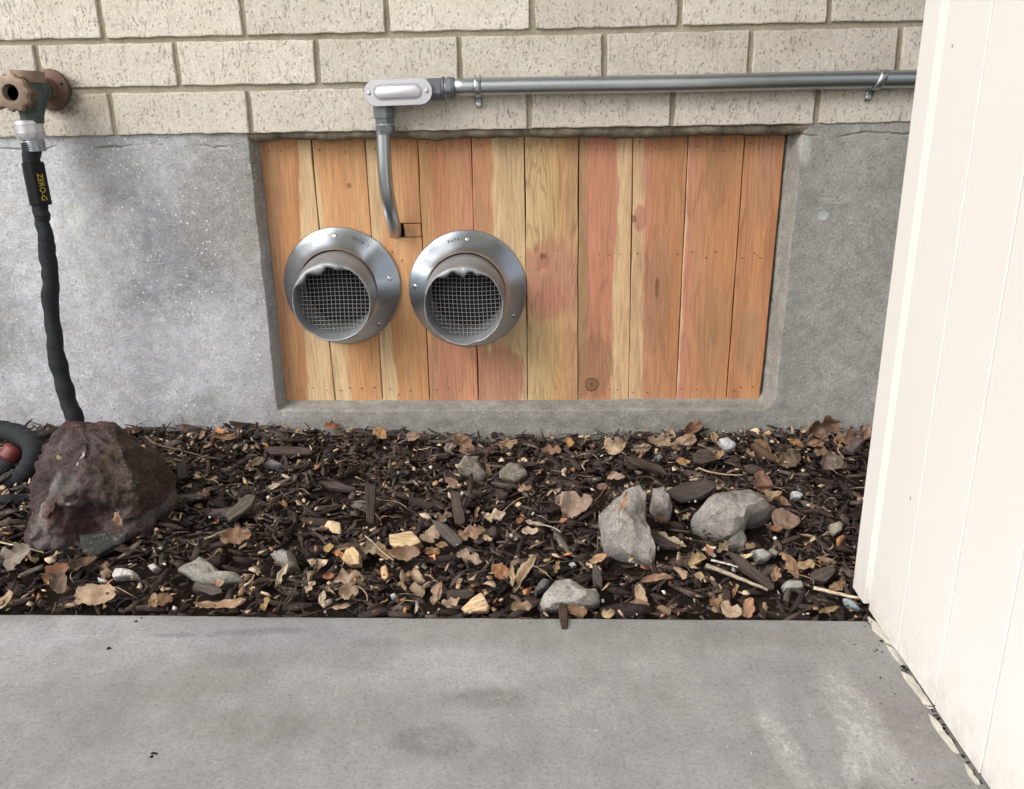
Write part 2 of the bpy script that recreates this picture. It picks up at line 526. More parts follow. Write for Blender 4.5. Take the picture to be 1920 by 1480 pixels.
def mat_board(i, stops, tilt, wob=.06, rings=.35, ring_scale=9.0, knots=(), patches=(), x_ref=0.0):
    """stops: (u across the board 0..1, sRGB colour); tilt moves the bands sideways down the board"""
    m = Mat('cedar_board_%d' % i, .72, spec=.25)
    x, y, z = m.xyz()
    big = m.noise(1, 3, .5, m.map((14, 1, 3.4), loc=(i * 7.3, 0, i * 3.1)), dist=.3)
    u = m.math('DIVIDE', x, .081)
    u = m.math('ADD', u, m.math('MULTIPLY', m.math('SUBTRACT', big, .5), wob * 5))
    u = m.math('ADD', u, m.math('MULTIPLY', z, tilt / .41))
    u = m.math('ADD', u, m.math('MULTIPLY', m.math('SUBTRACT', m.noise(1, 4, .6, m.map((60, 1, 14), loc=(i * 2.3, 0, i))), .5), .22))
    cr = m.ramp(m.math('MULTIPLY', m.math('ADD', u, .5), .5), [((p + .5) / 2, tuple(q * w for q, w in zip(desat(lin(c, 1.0), .10), (1.03, 1.0, .99)))) for p, c in stops], 'EASE')
    for (ppx, ppy, prx, prz, pc, pk, pw) in patches:
        q_ = at(ppx, ppy, 1, .036)
        cr = m.mix(m.math('MULTIPLY', m.spot((q_[0] - x_ref, q_[2]), (prx, prz), 0, 'xz', .16, pw * 1.1, 38, m.map((75, 1, 13), loc=(i, 0, ppx * .01)), .15), pk), cr, desat(lin(pc, .84)))
    # broad soft tone changes along the board
    cr = m.mix(m.ramp(m.noise(1, 4, .55, m.map((22, 1, 5), loc=(3 + i, 0, i * 2.1))), [(.40, .0), (.62, .55)]), cr, m.mix(.5, cr, desat(lin((222, 172, 120), .84))))
    cr = m.mix(m.ramp(m.noise(1, 4, .6, m.map((34, 1, 7), loc=(9 + i, 0, i * 4.1))), [(.50, .0), (.66, .5)]), cr, m.mix(.5, cr, desat(lin((168, 116, 84), .84))))
    # growth rings stretched into long flames
    ringsrc = m.noise(1, 2, .45, m.map((26, 1, 3.2), loc=(i * 3.7, i, i * 1.3)), dist=.25)
    rg = m.math('SINE', m.math('MULTIPLY', ringsrc, ring_scale * 6.283))
    line = m.ramp(rg, [(.2, 0), (.85, .55), (.97, 1)])
    fade = m.ramp(m.noise(1, 2, .5, m.map((20, 1, 5), loc=(i, 0, 4 + i))), [(.36, .15), (.6, 1)])
    col = m.mix(m.math('MULTIPLY', m.math('MULTIPLY', line, fade), min(1, rings * 1.35)), cr, m.mix(.42, cr, (.14, .075, .04)))
    fib = m.noise(1, 6, .75, m.map((330, 1, 14), loc=(i, 0, i)))
    col = m.mix(m.ramp(fib, [(.36, .75), (.54, 0)]), col, m.mix(.6, col, (.20, .12, .065)))
    col = m.mix(m.ramp(fib, [(.52, 0), (.75, .3)]), col, m.mix(.4, col, (.85, .66, .42)))
    blot = m.noise(1, 3, .5, m.map((30, 1, 11), loc=(0, 0, i * 5)))
    col = m.mix(m.ramp(blot, [(.5, 0), (.72, .4)]), col, m.mix(.4, col, (.42, .24, .12)))
    saw = m.noise(1, 3, .7, m.map((150, 1, 330), rot=(0, .35, 0)))
    for kx, kz, r in knots:
        dx = m.math('SUBTRACT', x, kx); dz = m.math('SUBTRACT', z, kz)
        d = m.math('SQRT', m.math('ADD', m.math('MULTIPLY', dx, dx), m.math('MULTIPLY', m.math('MULTIPLY', dz, dz), .8)))
        d = m.math('ADD', d, m.math('MULTIPLY', m.math('SUBTRACT', m.noise(90, 3), .5), r * .5))
        q = m.math('DIVIDE', d, r)
        col = m.mix(m.ramp(q, [(0, .9), (.3, .55), (.78, .5), (.86, 1), (.93, .95), (1, 0)]), col, (.11, .055, .03))
    m.color(col)
    m.bump(fib, .35, .0006)
    col = m.mix(m.ramp(saw, [(.60, 0), (.72, .35)]), col, m.mix(.5, col, (.85, .68, .48)))
    m.color(col)
    m.bump(m.ramp(saw, [(.55, 0), (.75, 1)]), .5, .001)
    return m.m


def mat_metal(name, c, rough=.34, mottle=.12, metal=.95, dirt=0.0):
    m = Mat(name, rough, metal)
    n = m.noise(38, 5, .6); v = m.voro(55, out=1)
    col = m.mix(n, tuple(q * (1 - mottle) for q in c), tuple(min(1, q * (1 + mottle)) for q in c))
    if dirt:
        col = m.mix(m.ramp(m.noise(24, 5, .7), [(.42, 0), (.7, dirt)]), col, (.12, .10, .09))
    m.color(col)
    m.rough(m.noise(70, 4, .6), rough - .07, rough + .12)
    m.bump(m.noise(45, 3), .08, .0015)
    return m.m


def mat_white_wall():
    m = Mat('white_siding_paint', .5, spec=.35)
    n = m.noise(3, 4, .5)
    col = m.ramp(n, [(.3, (.82, .80, .76)), (.6, (.85, .83, .80))])
    sm = m.ramp(m.noise(1, 5, .7, m.map((60, 60, 14))), [(.68, 0), (.76, .2)])
    col = m.mix(sm, col, (.6, .56, .52))
    x, y, z = m.xyz()
    low = m.node('ShaderNodeMapRange'); low.inputs[1].default_value = -.38; low.inputs[2].default_value = -.468
    m.l.new(z, low.inputs[0])
    spl = m.math('MULTIPLY', m.math('MULTIPLY', low.outputs[0], low.outputs[0]), m.ramp(m.noise(55, 7, .78), [(.42, .12), (.62, 1)]))
    col = m.mix(m.math('MULTIPLY', spl, .5), col, (.45, .40, .34))
    scf = m.ramp(m.noise(1, 6, .8, m.map((40, 40, 9), loc=(3, 1, 7))), [(.68, 0), (.76, .25)])
    col = m.mix(scf, col, (.66, .63, .60))
    dd = m.math('MULTIPLY', m.ramp(m.voro(16), [(.018, 1), (.03, 0)]), .8)
    col = m.mix(dd, col, (.25, .22, .2))
    m.color(col)
    m.bump(m.noise(120, 3, .6), .12, .0008)
    return m.m


def mat_tinted(name, rough=.9, var=.35, scale=90, stretch=None, bump=.5, spec=.2):
    """colour of each piece comes from the mesh attribute 'tint' (its own colour)"""
    m = Mat(name, rough, spec=spec)
    t = m.attr('tint')
    n = m.noise(scale, 4, .65) if not stretch else m.noise(1, 4, .65, m.map(stretch))
    d = m.mix(1.0, t, (1 - var,) * 3, 'MULTIPLY'); l_ = m.mix(1.0, t, (1 + var,) * 3, 'MULTIPLY')
    m.color(m.mix(m.ramp(n, [(.3, 0), (.7, 1)]), d, l_))
    if name == 'bark_mulch':
        fv = m.attr('fibre', 1)
        fb = m.noise(1, 5, .75, m.map((620, 45, 1), src=fv))
        col = m.mix(1.0, m.mix(m.ramp(n, [(.3, 0), (.7, 1)]), d, l_), m.ramp(fb, [(.32, .45), (.5, .95), (.68, 1.6)]), 'MULTIPLY')
        m.color(col); m.bump(fb, 1.0, .002)
        return m.m
    m.bump(n, bump, .001)
    return m.m


def mat_objcolor(name, kind='leaf', rough=.75):
    """single litter pieces: the piece's own colour is its object colour"""
    m = Mat(name, rough, spec=.25)
    oc = m.node('ShaderNodeObjectInfo').outputs['Color']
    rnd = m.objrand()
    off = m.node('ShaderNodeVectorMath', operation='ADD'); m.l.new(m.co, off.inputs[0])
    m.l.new(m.comb(m.math('MULTIPLY', rnd, 9.0), m.math('MULTIPLY', rnd, 5.0), rnd), off.inputs[1])
    co = off.outputs[0]
    if kind == 'leaf':
        n = m.noise(120, 4, .65, co)
        col = m.mix(m.ramp(n, [(.38, 0), (.62, .65)]), oc, m.mix(.6, oc, (.26, .13, .06)))
        col = m.mix(m.ramp(m.noise(55, 3, .6, co), [(.5, 0), (.68, .55)]), col, m.mix(.5, oc, (.12, .075, .05)))
        col = m.mix(m.ramp(m.noise(80, 3, .6, co), [(.3, .4), (.46, 0)]), col, (.62, .52, .40))
        x, y, z = m.xyz()
        vein = m.math('ABSOLUTE', m.math('SINE', m.math('MULTIPLY', m.math('SUBTRACT', x, m.math('MULTIPLY', m.math('ABSOLUTE', y), 1.2)), 900)))
        vn = m.ramp(vein, [(0, .35), (.25, 0)])
        mid = m.ramp(m.math('ABSOLUTE', y), [(0, .55), (.0009, 0)])
        col = m.mix(m.math('MAXIMUM', vn, mid), col, m.mix(.5, oc, (.16, .09, .05)))
        spk = m.ramp(m.noise(420, 3, .7, co), [(.28, .8), (.38, 0)])
        col = m.mix(spk, col, (.07, .045, .03))
        m.color(col); m.bump(m.math('SUBTRACT', n, vein), .25, .0006)
        # thin dry leaf lets a little light through
        tr = m.node('ShaderNodeBsdfTranslucent'); m.l.new(col, tr.inputs[0])
        mx = m.node('ShaderNodeMixShader'); mx.inputs[0].default_value = .15
        m.l.new(m.b.outputs[0], mx.inputs[1]); m.l.new(tr.outputs[0], mx.inputs[2])
        out = [q for q in m.n if q.type == 'OUTPUT_MATERIAL'][0]
        m.l.new(mx.outputs[0], out.inputs[0])
    elif kind == 'stone':
        n = m.noise(70, 6, .68, co)
        col = m.mix(m.ramp(n, [(.3, 0), (.7, 1)]), m.mix(1.0, oc, (.6, .6, .6), 'MULTIPLY'), m.mix(1.0, oc, (1.3, 1.3, 1.3), 'MULTIPLY'))
        moss = m.ramp(m.noise(26, 4, .6, co), [(.58, 0), (.7, .4)])
        col = m.mix(moss, col, (.22, .17, .10))
        col = m.mix(m.ramp(m.noise(500, 3, .7, co), [(.3, .5), (.45, 0)]), col, (.08, .07, .06))
        soil = m.ramp(m.noise(45, 6, .75, co), [(.56, 0), (.66, .7)])
        dust = m.ramp(m.noise(33, 6, .75, co), [(.48, 0), (.60, .55)])
        col = m.mix(dust, col, m.mix(.5, oc, (.55, .50, .44)))
        col = m.mix(soil, col, (.075, .055, .045))
        wh = m.math('MULTIPLY', m.ramp(m.voro(160, co), [(.08, 1), (.15, 0)]), .5)
        col = m.mix(wh, col, (.6, .58, .55))
        col = m.grain(col, 300, .7, 1.2, src=co)
        m.color(col); m.bump(n, 1.0, .006); m.bump(m.noise(300, 4, .7, co), .8, .002)
    else:   # wood
        f = m.noise(1, 5, .7, m.map((30, 330, 330), src=co))
        col = m.mix(m.ramp(f, [(.35, 0), (.65, 1)]), m.mix(1.0, oc, (.5, .46, .42), 'MULTIPLY'), m.mix(1.0, oc, (1.25, 1.25, 1.22), 'MULTIPLY'))
        m.color(col); m.bump(f, .6, .0015)
    return m.m


M_BRICK = mat_brick(); M_MORTAR = mat_mortar(); M_FOUND = mat_foundation(); M_SLAB = mat_slab()
M_GALV = mat_metal('galvanised_steel', (.52, .57, .62), .29, .14, .95, 0)
M_GALV_DULL = mat_metal('dull_galvanised_neck', (.33, .345, .36), .5, .25, .5, .35)
M_CONDUIT = mat_metal('conduit_zinc', (.46, .49, .51), .33, .08, .95)
M_CAST = plain('grey_cast_fitting', (.17, .185, .20), .5, .5, .1, 90, .1)
M_ALU = mat_metal('bright_aluminium', (.66, .65, .68), .40, .05, .85)
M_SCREW = mat_metal('screw_zinc', (.6, .62, .64), .25, .05, 1)
M_WIRE = mat_metal('screen_wire', (.46, .46, .45), .55, .1, .5)
M_DARK = plain('dark_void', (.010, .009, .008), .95, 0, .2, 20)  # near-black painted in for shade inside duct, bore, holes and gaps
M_BRASS = mat_metal('tarnished_brass', (.15, .085, .055), .6, .4, .4, .6)
M_BRASS_L = mat_metal('worn_brass', (.31, .225, .165), .55, .35, .4, .45)
M_WHITE = mat_white_wall()
M_BLACK = plain('black_gloss_plastic', (.006, .0065, .007), .4, 0, .1, 50, 0, .15)
M_TEXT = plain('yellow_print', (.50, .38, .03), .6, 0, .1, 50)
M_STAMP = plain('stamp_dark', (.09, .10, .11), .6, .3, .1, 50)  # dark tone of the stamped numbers
M_RED = plain('red_plastic', (.17, .03, .025), .5, 0, .2, 80, .2)
M_NAIL = plain('nail_rust', (.045, .028, .02), .8, .2, .2, 90)
M_LEAF = mat_objcolor('dry_leaf'); M_STONE = mat_objcolor('rubble_stone', 'stone', .95); M_WOOD = mat_objcolor('cut_wood', 'wood', .85)
M_MULCH = mat_tinted('bark_mulch', .78, .38, 230, None, .7, .3)
M_LITTER = mat_tinted('leaf_crumbs', .8, .25, 200, None, .3, .2)

mm = Mat('tap_patina', .6, .35)
n_ = mm.noise(55, 5, .65)
mm.color(mm.mix(mm.ramp(n_, [(.45, 0), (.75, .8)]), mm.ramp(n_, [(.3, (.035, .05, .045)), (.6, (.075, .115, .11)), (.8, (.16, .24, .25))]), (.16, .12, .08)))
mm.bump(n_, .4, .001); M_PATINA = mm.m
mm = Mat('hose_fabric', .75, spec=.3)
wv = mm.noise(1, 3, .6, mm.map((900, 900, 700)))
mm.color(mm.ramp(wv, [(.3, (.009, .010, .012)), (.7, (.026, .029, .034))]))
mm.bump(wv, .4, .0006); M_HOSE = mm.m
mm = Mat('soil', .95, spec=.1)
sn = mm.noise(60, 6, .7)
mm.color(mm.ramp(sn, [(.3, (.012, .009, .007)), (.7, (.035, .025, .02))])); mm.bump(sn, .8, .004); M_SOIL = mm.m
mm = Mat('lawn_ground', .95, spec=.1)
sn = mm.noise(1.5, 6, .7)
mm.color(mm.ramp(sn, [(.3, (.05, .065, .025)), (.7, (.10, .11, .05))])); M_GROUND = mm.m
mm = Mat('red_lava_stone', .92, spec=.2)
n_ = mm.noise(24, 7, .68, dist=.3)
c_ = mm.ramp(n_, [(.25, (.062, .040, .040)), (.45, (.115, .082, .083)), (.6, (.165, .125, .125)), (.8, (.235, .19, .185))])
red = mm.ramp(mm.noise(13, 4, .6), [(.52, 0), (.66, .7)])
c_ = mm.mix(red, c_, (.125, .05, .048))
X, Y, Z = mm.xyz()
def rs(px, py, y, rx, rz, c, k, rot=0, wob=.6, ws=35):
    global c_
    p = at(px, py, 1, y); c_ = mm.mix(mm.math('MULTIPLY', mm.spot((p[0], p[2]), (rx, rz), rot, 'xz', .35, wob, ws), k), c_, c)
rs(300, 900, -.33, .045, .09, (.10, .075, .055), .7, .4)
rs(86, 938, -.38, .008, .024, (.44, .42, .41), .7, -.3)
rs(115, 918, -.38, .026, .010, (.22, .225, .205), .45, .3)
rs(75, 1010, -.40, .014, .02, (.36, .33, .31), .6, 0)
rs(85, 965, -.40, .012, .016, (.115, .042, .04), .75, 0, .4)
rs(270, 990, -.37, .020, .008, (.30, .29, .29), .5, 0)
rs(180, 800, -.32, .03, .008, (.15, .055, .05), .5, 0)
rs(205, 845, -.36, .014, .014, (.14, .10, .06), .7, 0)
rs(141, 868, -.37, .004, .0045, (.8, .79, .76), 1, 0, .3, 90)
rs(145, 932, -.37, .002, .002, (.8, .78, .74), 1, 0, .3, 90)
rs(90, 872, -.36, .005, .0028, (.55, .48, .22), 1, 0, .3, 90)
c_ = mm.mix(mm.ramp(mm.noise(380, 4, .75), [(.3, .7), (.44, 0)]), c_, (.03, .02, .02))
c_ = mm.mix(mm.math('MULTIPLY', mm.ramp(mm.voro(170), [(.07, 1), (.13, 0)]), .55), c_, (.45, .42, .4))
c_ = mm.grain(c_, 200, .6, 1.35); c_ = mm.grain(c_, 60, .75, 1.2)
mm.color(c_); mm.bump(n_, 1.0, .010); mm.bump(mm.noise(70, 6, .75), 1.0, .006); mm.bump(mm.noise(260, 5, .75), 1.0, .003); M_ROCK = mm.m

# ------------------------------------------------------------------ setting: ground, pavement, bed soil
ZS = -.47            # top of the pavement
YE = -.5195          # its edge towards the bed
WX = 1.047           # face of the white wall
g = part('ground', [(-200, -200, -.62), (200, -200, -.62), (200, 200, -.62), (-200, 200, -.62)], [(0, 1, 2, 3)], M_GROUND)
tag(g, kind='structure')


def pavement():
    # top sheet with a slightly uneven, softened front edge
    xs = np.concatenate([np.linspace(-4, -.4, 10)[:-1], np.arange(-.4, 1.5, .012), np.linspace(1.5, 2.4, 6)])
    n = len(xs)
    wob = fbm(xs * 9, 0, 0, 4, 3) * .0012 + fbm(xs * 60, 3, 0, 2, 9) * .0005
    prof = [(-.16, 0), (-.004, .0022), (-.0008, .0018), (-.0001, .0006), (0, -.0012)]    # (z drop, y)
    rows = [[(x, YE + wob[i] - .0, -.62) for i, x in enumerate(xs)]]
    for dz, dy in ((-.006, 0.0), (-.0028, -.0006), (-.0008, -.0022), (0, -.0055)):
        rows.append([(x, YE + wob[i] + dy, ZS + dz + fbm(x * 40, 1, 0, 2) * .0003) for i, x in enumerate(xs)])
    ys = [-.56, -.62, -.8, -1.2, -2, -4.5]
    for y in ys: rows.append([(x, y, ZS) for x in xs])
    v = [p for r in rows for p in r]
    f = [(j * n + i, (j + 1) * n + i, (j + 1) * n + i + 1, j * n + i + 1) for j in range(len(rows) - 1) for i in range(n - 1)]
    o = part('pavement', v, f, M_SLAB, smooth=True)
    fix = fix_normals(o.data)
    tag(o, kind='structure')


pavement()


def surf(x, y):
    """mean height of the mulch"""
    x = np.asarray(x, float); y = np.asarray(y, float)
    wall = np.interp(x, [-.4, .2, .45, .62, .95, 1.2, 1.6], [-.447, -.449, -.461, -.472, -.462, -.455, -.452])
    t = np.clip((y + .52) / .50, 0, 1)
    base = -.4765 * (1 - t) + (wall - .002) * t + .004 * np.sin(t * math.pi)
    return base + fbm(x * 9, y * 9, 0, 3, 5) * .006


def bed():
    xs = np.linspace(-.9, 2.2, 130); ys = np.linspace(YE + .004, .003, 40)
    X, Y = np.meshgrid(xs, ys)
    Z = surf(X, Y) - .010
    v = np.stack([X, Y, Z], -1).reshape(-1, 3)
    n = len(xs)
    f = [(j * n + i, j * n + i + 1, (j + 1) * n + i + 1, (j + 1) * n + i) for j in range(len(ys) - 1) for i in range(n - 1)]
    o = link('soil', mesh_np('soil', v, f, M_SOIL, True)); tag(o, kind='structure')


bed()


def on_bed(px, py, lift=0.0):
    z = -.468
    for _ in range(6):
        p = at(px, py, 2, z + lift); z = float(surf(p[0], p[1]))
    return at(px, py, 2, z + lift)


# ------------------------------------------------------------------ brick wall
PITCH, COURSE = .2032, .066
wall = empty('brick_wall', (.7, 0, 0))
tag(wall, 'cream brick wall laid in running bond above the grey concrete foundation', 'wall')
v, f = box(-1.6, 2.6, .0045, .12, .0035, 2.45)
mo = part('mortar', v, f, M_MORTAR, wall)


def brick_mesh(seed, L=.1955, H=.0577):
    rnd = random.Random(seed)
    pts = []
    nx, nz = 13, 5
    for i in range(nx): pts.append((-L / 2 + L * i / nx, -H / 2))
    for i in range(nz): pts.append((L / 2, -H / 2 + H * i / nz))
    for i in range(nx): pts.append((L / 2 - L * i / nx, H / 2))
    for i in range(nz): pts.append((-L / 2, H / 2 - H * i / nz))
    j = .0009
    pts = [(x + rnd.uniform(-j, j), z + rnd.uniform(-j, j)) for x, z in pts]
    # corners rounded
    n = len(pts)
    def ring(s, y, jit=0.0):
        out = []
        for x, z in pts:
            sx = (L / 2 - s) / (L / 2); sz = (H / 2 - s) / (H / 2)
            out.append((x * sx + rnd.uniform(-jit, jit), y + rnd.uniform(-jit, jit) * .3, z * sz + rnd.uniform(-jit, jit)))
        return out
    v = ring(0, .03) + ring(0, .0022) + ring(.0007, .0003, .0003) + ring(.0020, 0, .0002)
    f = []
    for r in range(3):
        for i in range(n):
            k = (i + 1) % n
            f.append((r * n + i, r * n + k, (r + 1) * n + k, (r + 1) * n + i))
    f.append(tuple(3 * n + i for i in range(n)))
    me = mesh('brick', v, f, M_BRICK)
    return fix_normals(me)


BR = [brick_mesh(s) for s in range(6)]
joint0 = {0: .0907, 1: .196, 2: .0957}
rb = random.Random(3)
for row in range(7):
    j0 = joint0.get(row, .196 if row % 2 else .0925)
    for k in range(-4, 8):
        xc = j0 + PITCH * (k + .5)
        if xc > 1.75 or xc < -.72: continue
        o = link('brick', rb.choice(BR), wall, (xc, rb.uniform(-.0006, .0008), .0040 + .0285 + COURSE * row + rb.uniform(-.0004, .0004)))
        o.rotation_euler = (0, rb.uniform(-.003, .003), rb.uniform(-.003, .003))
        if rb.random() < .5: o.scale = (-1, 1, 1)
# the courses above and beside the picture, joined
v, f = [], []
for row in range(0, 37):
    for k in range(-9, 13):
        xc = (.196 if row % 2 else .093) + PITCH * (k + .5)
        if row < 7 and -.72 <= xc <= 1.75: continue
        b = len(v); bv, bf = box(xc - .097, xc + .097, 0, .03, .0043 + COURSE * row, .0043 + COURSE * row + .0562)
        if xc + .097 > 2.58 or xc - .097 < -1.58: continue
        v += bv; f += [tuple(i + b for i in q) for q in bf]
ub = part('brick_field', v, f, M_BRICK, wall); tag(ub, kind='stuff')
# ragged mortar squeezed out under the lowest course, over the opening
xs = np.arange(.283, 1.105, .0035); n = len(xs)
low = -.0085 - .004 * (xs - .28) / .8 + fbm(xs * 30, 0, 0, 4, 2) * .004
fr = .006 + fbm(xs * 22, 5, 0, 4, 4) * .006
v = []
for zt, yy in ((.0042, 0), (.001, 1), (-.6, 2), (-1, 3)):
    for i, x in enumerate(xs):
        if yy == 0: v.append((x, .0055 + fr[i] * .3, .0042))
        elif yy == 1: v.append((x, fr[i], .0005 + fbm(x * 50, 9, 0, 2) * .002))
        elif yy == 2: v.append((x, fr[i] + .002, low[i] + .003))
        else: v.append((x, .034, low[i]))
f = [(j * n + i, j * n + i + 1, (j + 1) * n + i + 1, (j + 1) * n + i) for j in range(3) for i in range(n - 1)]
mb = Mat('rough_mortar_bead', .95, spec=.1)
nb = mb.noise(60, 5, .7)
mb.color(mb.ramp(nb, [(.3, (.10, .085, .065)), (.55, (.24, .205, .155)), (.8, (.36, .32, .25))])); mb.bump(mb.noise(300, 4, .7), .8, .002)
part('mortar_bead', v, f, mb.m, wall, True)
settle(wall)

# ------------------------------------------------------------------ concrete foundation with its recessed opening
OX0, OX1, OZ0 = .2885, 1.0775, -.4215


def foundation():
    def dense(a, b, c, steps):
        return np.arange(a, b, c)
    xs = np.unique(np.round(np.concatenate([np.arange(-1.6, -.15, .05), np.arange(-.15, .27, .0035), np.arange(.27, .31, .0012), np.arange(.31, 1.05, .006),
                                            np.arange(1.05, 1.11, .0012), np.arange(1.11, 1.3, .0035), np.arange(1.3, 2.6, .05)]), 5))
    zs = np.unique(np.round(np.concatenate([np.arange(-.62, -.475, .03), np.arange(-.475, -.435, .0025), np.arange(-.435, -.40, .0012), np.arange(-.40, -.03, .0045),
                                            np.arange(-.03, .0035, .0012), [.0034]]), 5))
    X, Z = np.meshgrid(xs, zs)
    rag = fbm(X * 60, Z * 60, 0, 3, 21) * .0009 + fbm(X * 12, Z * 12, 0, 2, 22) * .0012
    # signed distance to the opening (negative inside), open at the top
    r = .016
    dx = np.maximum(OX0 - X, X - (OX1 + (Z + .42) * .018)); dz = OZ0 - Z
    ins = np.minimum(np.maximum(dx, dz), 0)
    rr = np.where(X > .7, r, .004)
    ox = np.maximum(dx + rr, 0); oz = np.maximum(dz + rr, 0)
    sd_ = np.where((dx + rr > 0) & (dz + rr > 0), np.hypot(ox, oz) - rr, np.maximum(dx, dz)) + rag
    wL = .0022
    wR = np.where(X > .7, .009, wL)                      # right jamb and sill are trowelled to a soft bevel
    wS = np.where((dz > dx), .009, wR)
    t = np.clip((sd_ + wS * .25) / wS, 0, 1)
    t = t * t * (3 - 2 * t)
    lip = .0045
    depth = lip + (1 - t) * .033
    deep = np.clip((-sd_ - .004) / .002, 0, 1)
    deep = np.where(sd_ < -.0045, 1, 0)
    Yv = depth + deep * .035
    # a raised soft band round the opening on the right and below
    Yv = Yv - np.exp(-((sd_ - .016) / .010) ** 2) * .0007 * np.where((X > .7) | (dz > dx), 1, 0)
    Yv = Yv + fbm(X * 5, Z * 5, 0, 4, 31) * .0018 + fbm(X * 90, Z * 90, 0, 2, 33) * .0004
    # the parge band right under the bricks with its ragged crack
    crack = -.0125 + fbm(X * 25, 0, 0, 4, 41) * .006
    crack = crack + fbm(X * 120, 7, 0, 2, 45) * .002
    cr = np.exp(-((Z - crack) / .0009) ** 2) * np.clip(fbm(X * 14, 3, 0, 3, 43) * 5 + .1, 0, 1)
    Yv = Yv + cr * .004
    v = np.stack([X, Yv, Z], -1).reshape(-1, 3)
    n = len(xs); m_ = len(zs)
    I, J = np.meshgrid(np.arange(n - 1), np.arange(m_ - 1))
    q = np.stack([J * n + I, J * n + I + 1, (J + 1) * n + I + 1, (J + 1) * n + I], -1).reshape(-1, 4)
    o = link('foundation_wall', mesh_np('foundation_wall', v, q, M_FOUND, True))
    tag(o, 'rough grey concrete foundation wall under the bricks with a recessed rectangular opening', 'foundation')


foundation()
# solid body behind the sheet, so that the wall has its thickness
v, f = box(-1.6, 2.6, .09, .12, -.62, .0015)
o = part('foundation_core', v, f, M_DARK)
tag(o, kind='structure'); o.name = 'foundation_core'

# ------------------------------------------------------------------ wooden cover
cover = empty('wooden_cover', (.68, .035, -.42))
tag(cover, 'cover of ten upright orange cedar boards closing the foundation opening', 'wooden panel')
tx = [.2905, .3705, .452, .5315, .612, .6915, .772, .8525, .934, 1.017, 1.0765]
bx = [.2915, .3735, .4532, .531, .612, .6925, .7745, .857, .934, 1.015, 1.069]
CREAM = (226, 196, 148); OR = (212, 152, 96); BR_ = (194, 132, 82); PK = (208, 138, 110); GD = (216, 164, 108); OL = (180, 140, 95)
boards = [
    ([(-.5, CREAM), (.03, CREAM), (.07, BR_), (.2, (214, 160, 114)), (.55, OR), (.72, BR_), (.77, CREAM), (1.5, CREAM)], -.30, .03, .25, 5, ()),
    ([(-.5, CREAM), (-.05, CREAM), (.0, GD), (.4, OR), (.7, GD), (1.0, OR), (1.5, BR_)], .42, .04, .3, 6, ((.052, -.075, .0035),)),
    ([(-.5, CREAM), (.12, CREAM), (.22, OR), (.5, GD), (.8, (212, 152, 98)), (1.5, GD)], .12, .05, .35, 7, ()),
    ([(-.5, GD), (.1, GD), (.3, (206, 142, 98)), (.7, (212, 150, 106)), (1.0, PK), (1.5, PK)], .0, .06, .6, 11, ()),
    ([(-.5, PK), (.1, (208, 146, 104)), (.35, (208, 146, 104)), (.45, CREAM), (.7, (204, 178, 132)), (1.0, (214, 186, 140)), (1.5, CREAM)], -.28, .08, .45, 10, ()),
    ([(-.5, CREAM), (.2, (214, 186, 132)), (.5, (204, 172, 116)), (.7, (212, 168, 108)), (.9, (206, 160, 116)), (1.5, CREAM)], .0, .12, .8, 16, ((.026, -.185, .0045),)),
    ([(-.5, OL), (.06, (176, 140, 92)), (.2, PK), (.5, (204, 138, 104)), (.66, PK), (.72, CREAM), (.95, (222, 184, 136)), (1.5, CREAM)], .0, .05, .4, 8, ((.024, -.394, .0115),)),
    ([(-.5, (222, 184, 136)), (.17, (220, 184, 140)), (.24, PK), (.40, (198, 138, 96)), (.8, (196, 134, 86)), (1.5, BR_)], .1, .05, .5, 9, ((.0035, -.130, .0048),)),
    ([(-.5, CREAM), (.02, (226, 190, 150)), (.06, PK), (.25, (206, 142, 102)), (.6, (204, 142, 92)), (1.5, OR)], .0, .04, .4, 7, ()),
    ([(-.5, OR), (.1, (198, 134, 90)), (.4, (212, 148, 96)), (.65, (200, 132, 84)), (1.5, OR)], .0, .03, .75, 10, ()),
]
GAP = .0007
ZB = [-.4202, -.4216, -.4205, -.4208, -.4212, -.4205, -.4209, -.4216, -.4211, -.4215]


def board_poly(pts, name, mat, x_ref, y_off=0.0):
    """extrude a polygon of (x,z) into a board 16 mm thick with softened edges"""
    n = len(pts)
    cx_ = sum(p[0] for p in pts) / n; cz_ = sum(p[1] for p in pts) / n
    v = [(x - x_ref, .0515 + y_off, z) for x, z in pts] + [(x - x_ref, .0362 + y_off, z) for x, z in pts]
    f = [(i, (i + 1) % n, n + (i + 1) % n, n + i) for i in range(n)] + [tuple(range(n, 2 * n)), tuple(range(n))[::-1]]
    me = fix_normals(mesh(name, v, f, mat))
    bevel_mesh(me, .0008, 1)
    return link(name, me, cover, (x_ref, 0, 0))


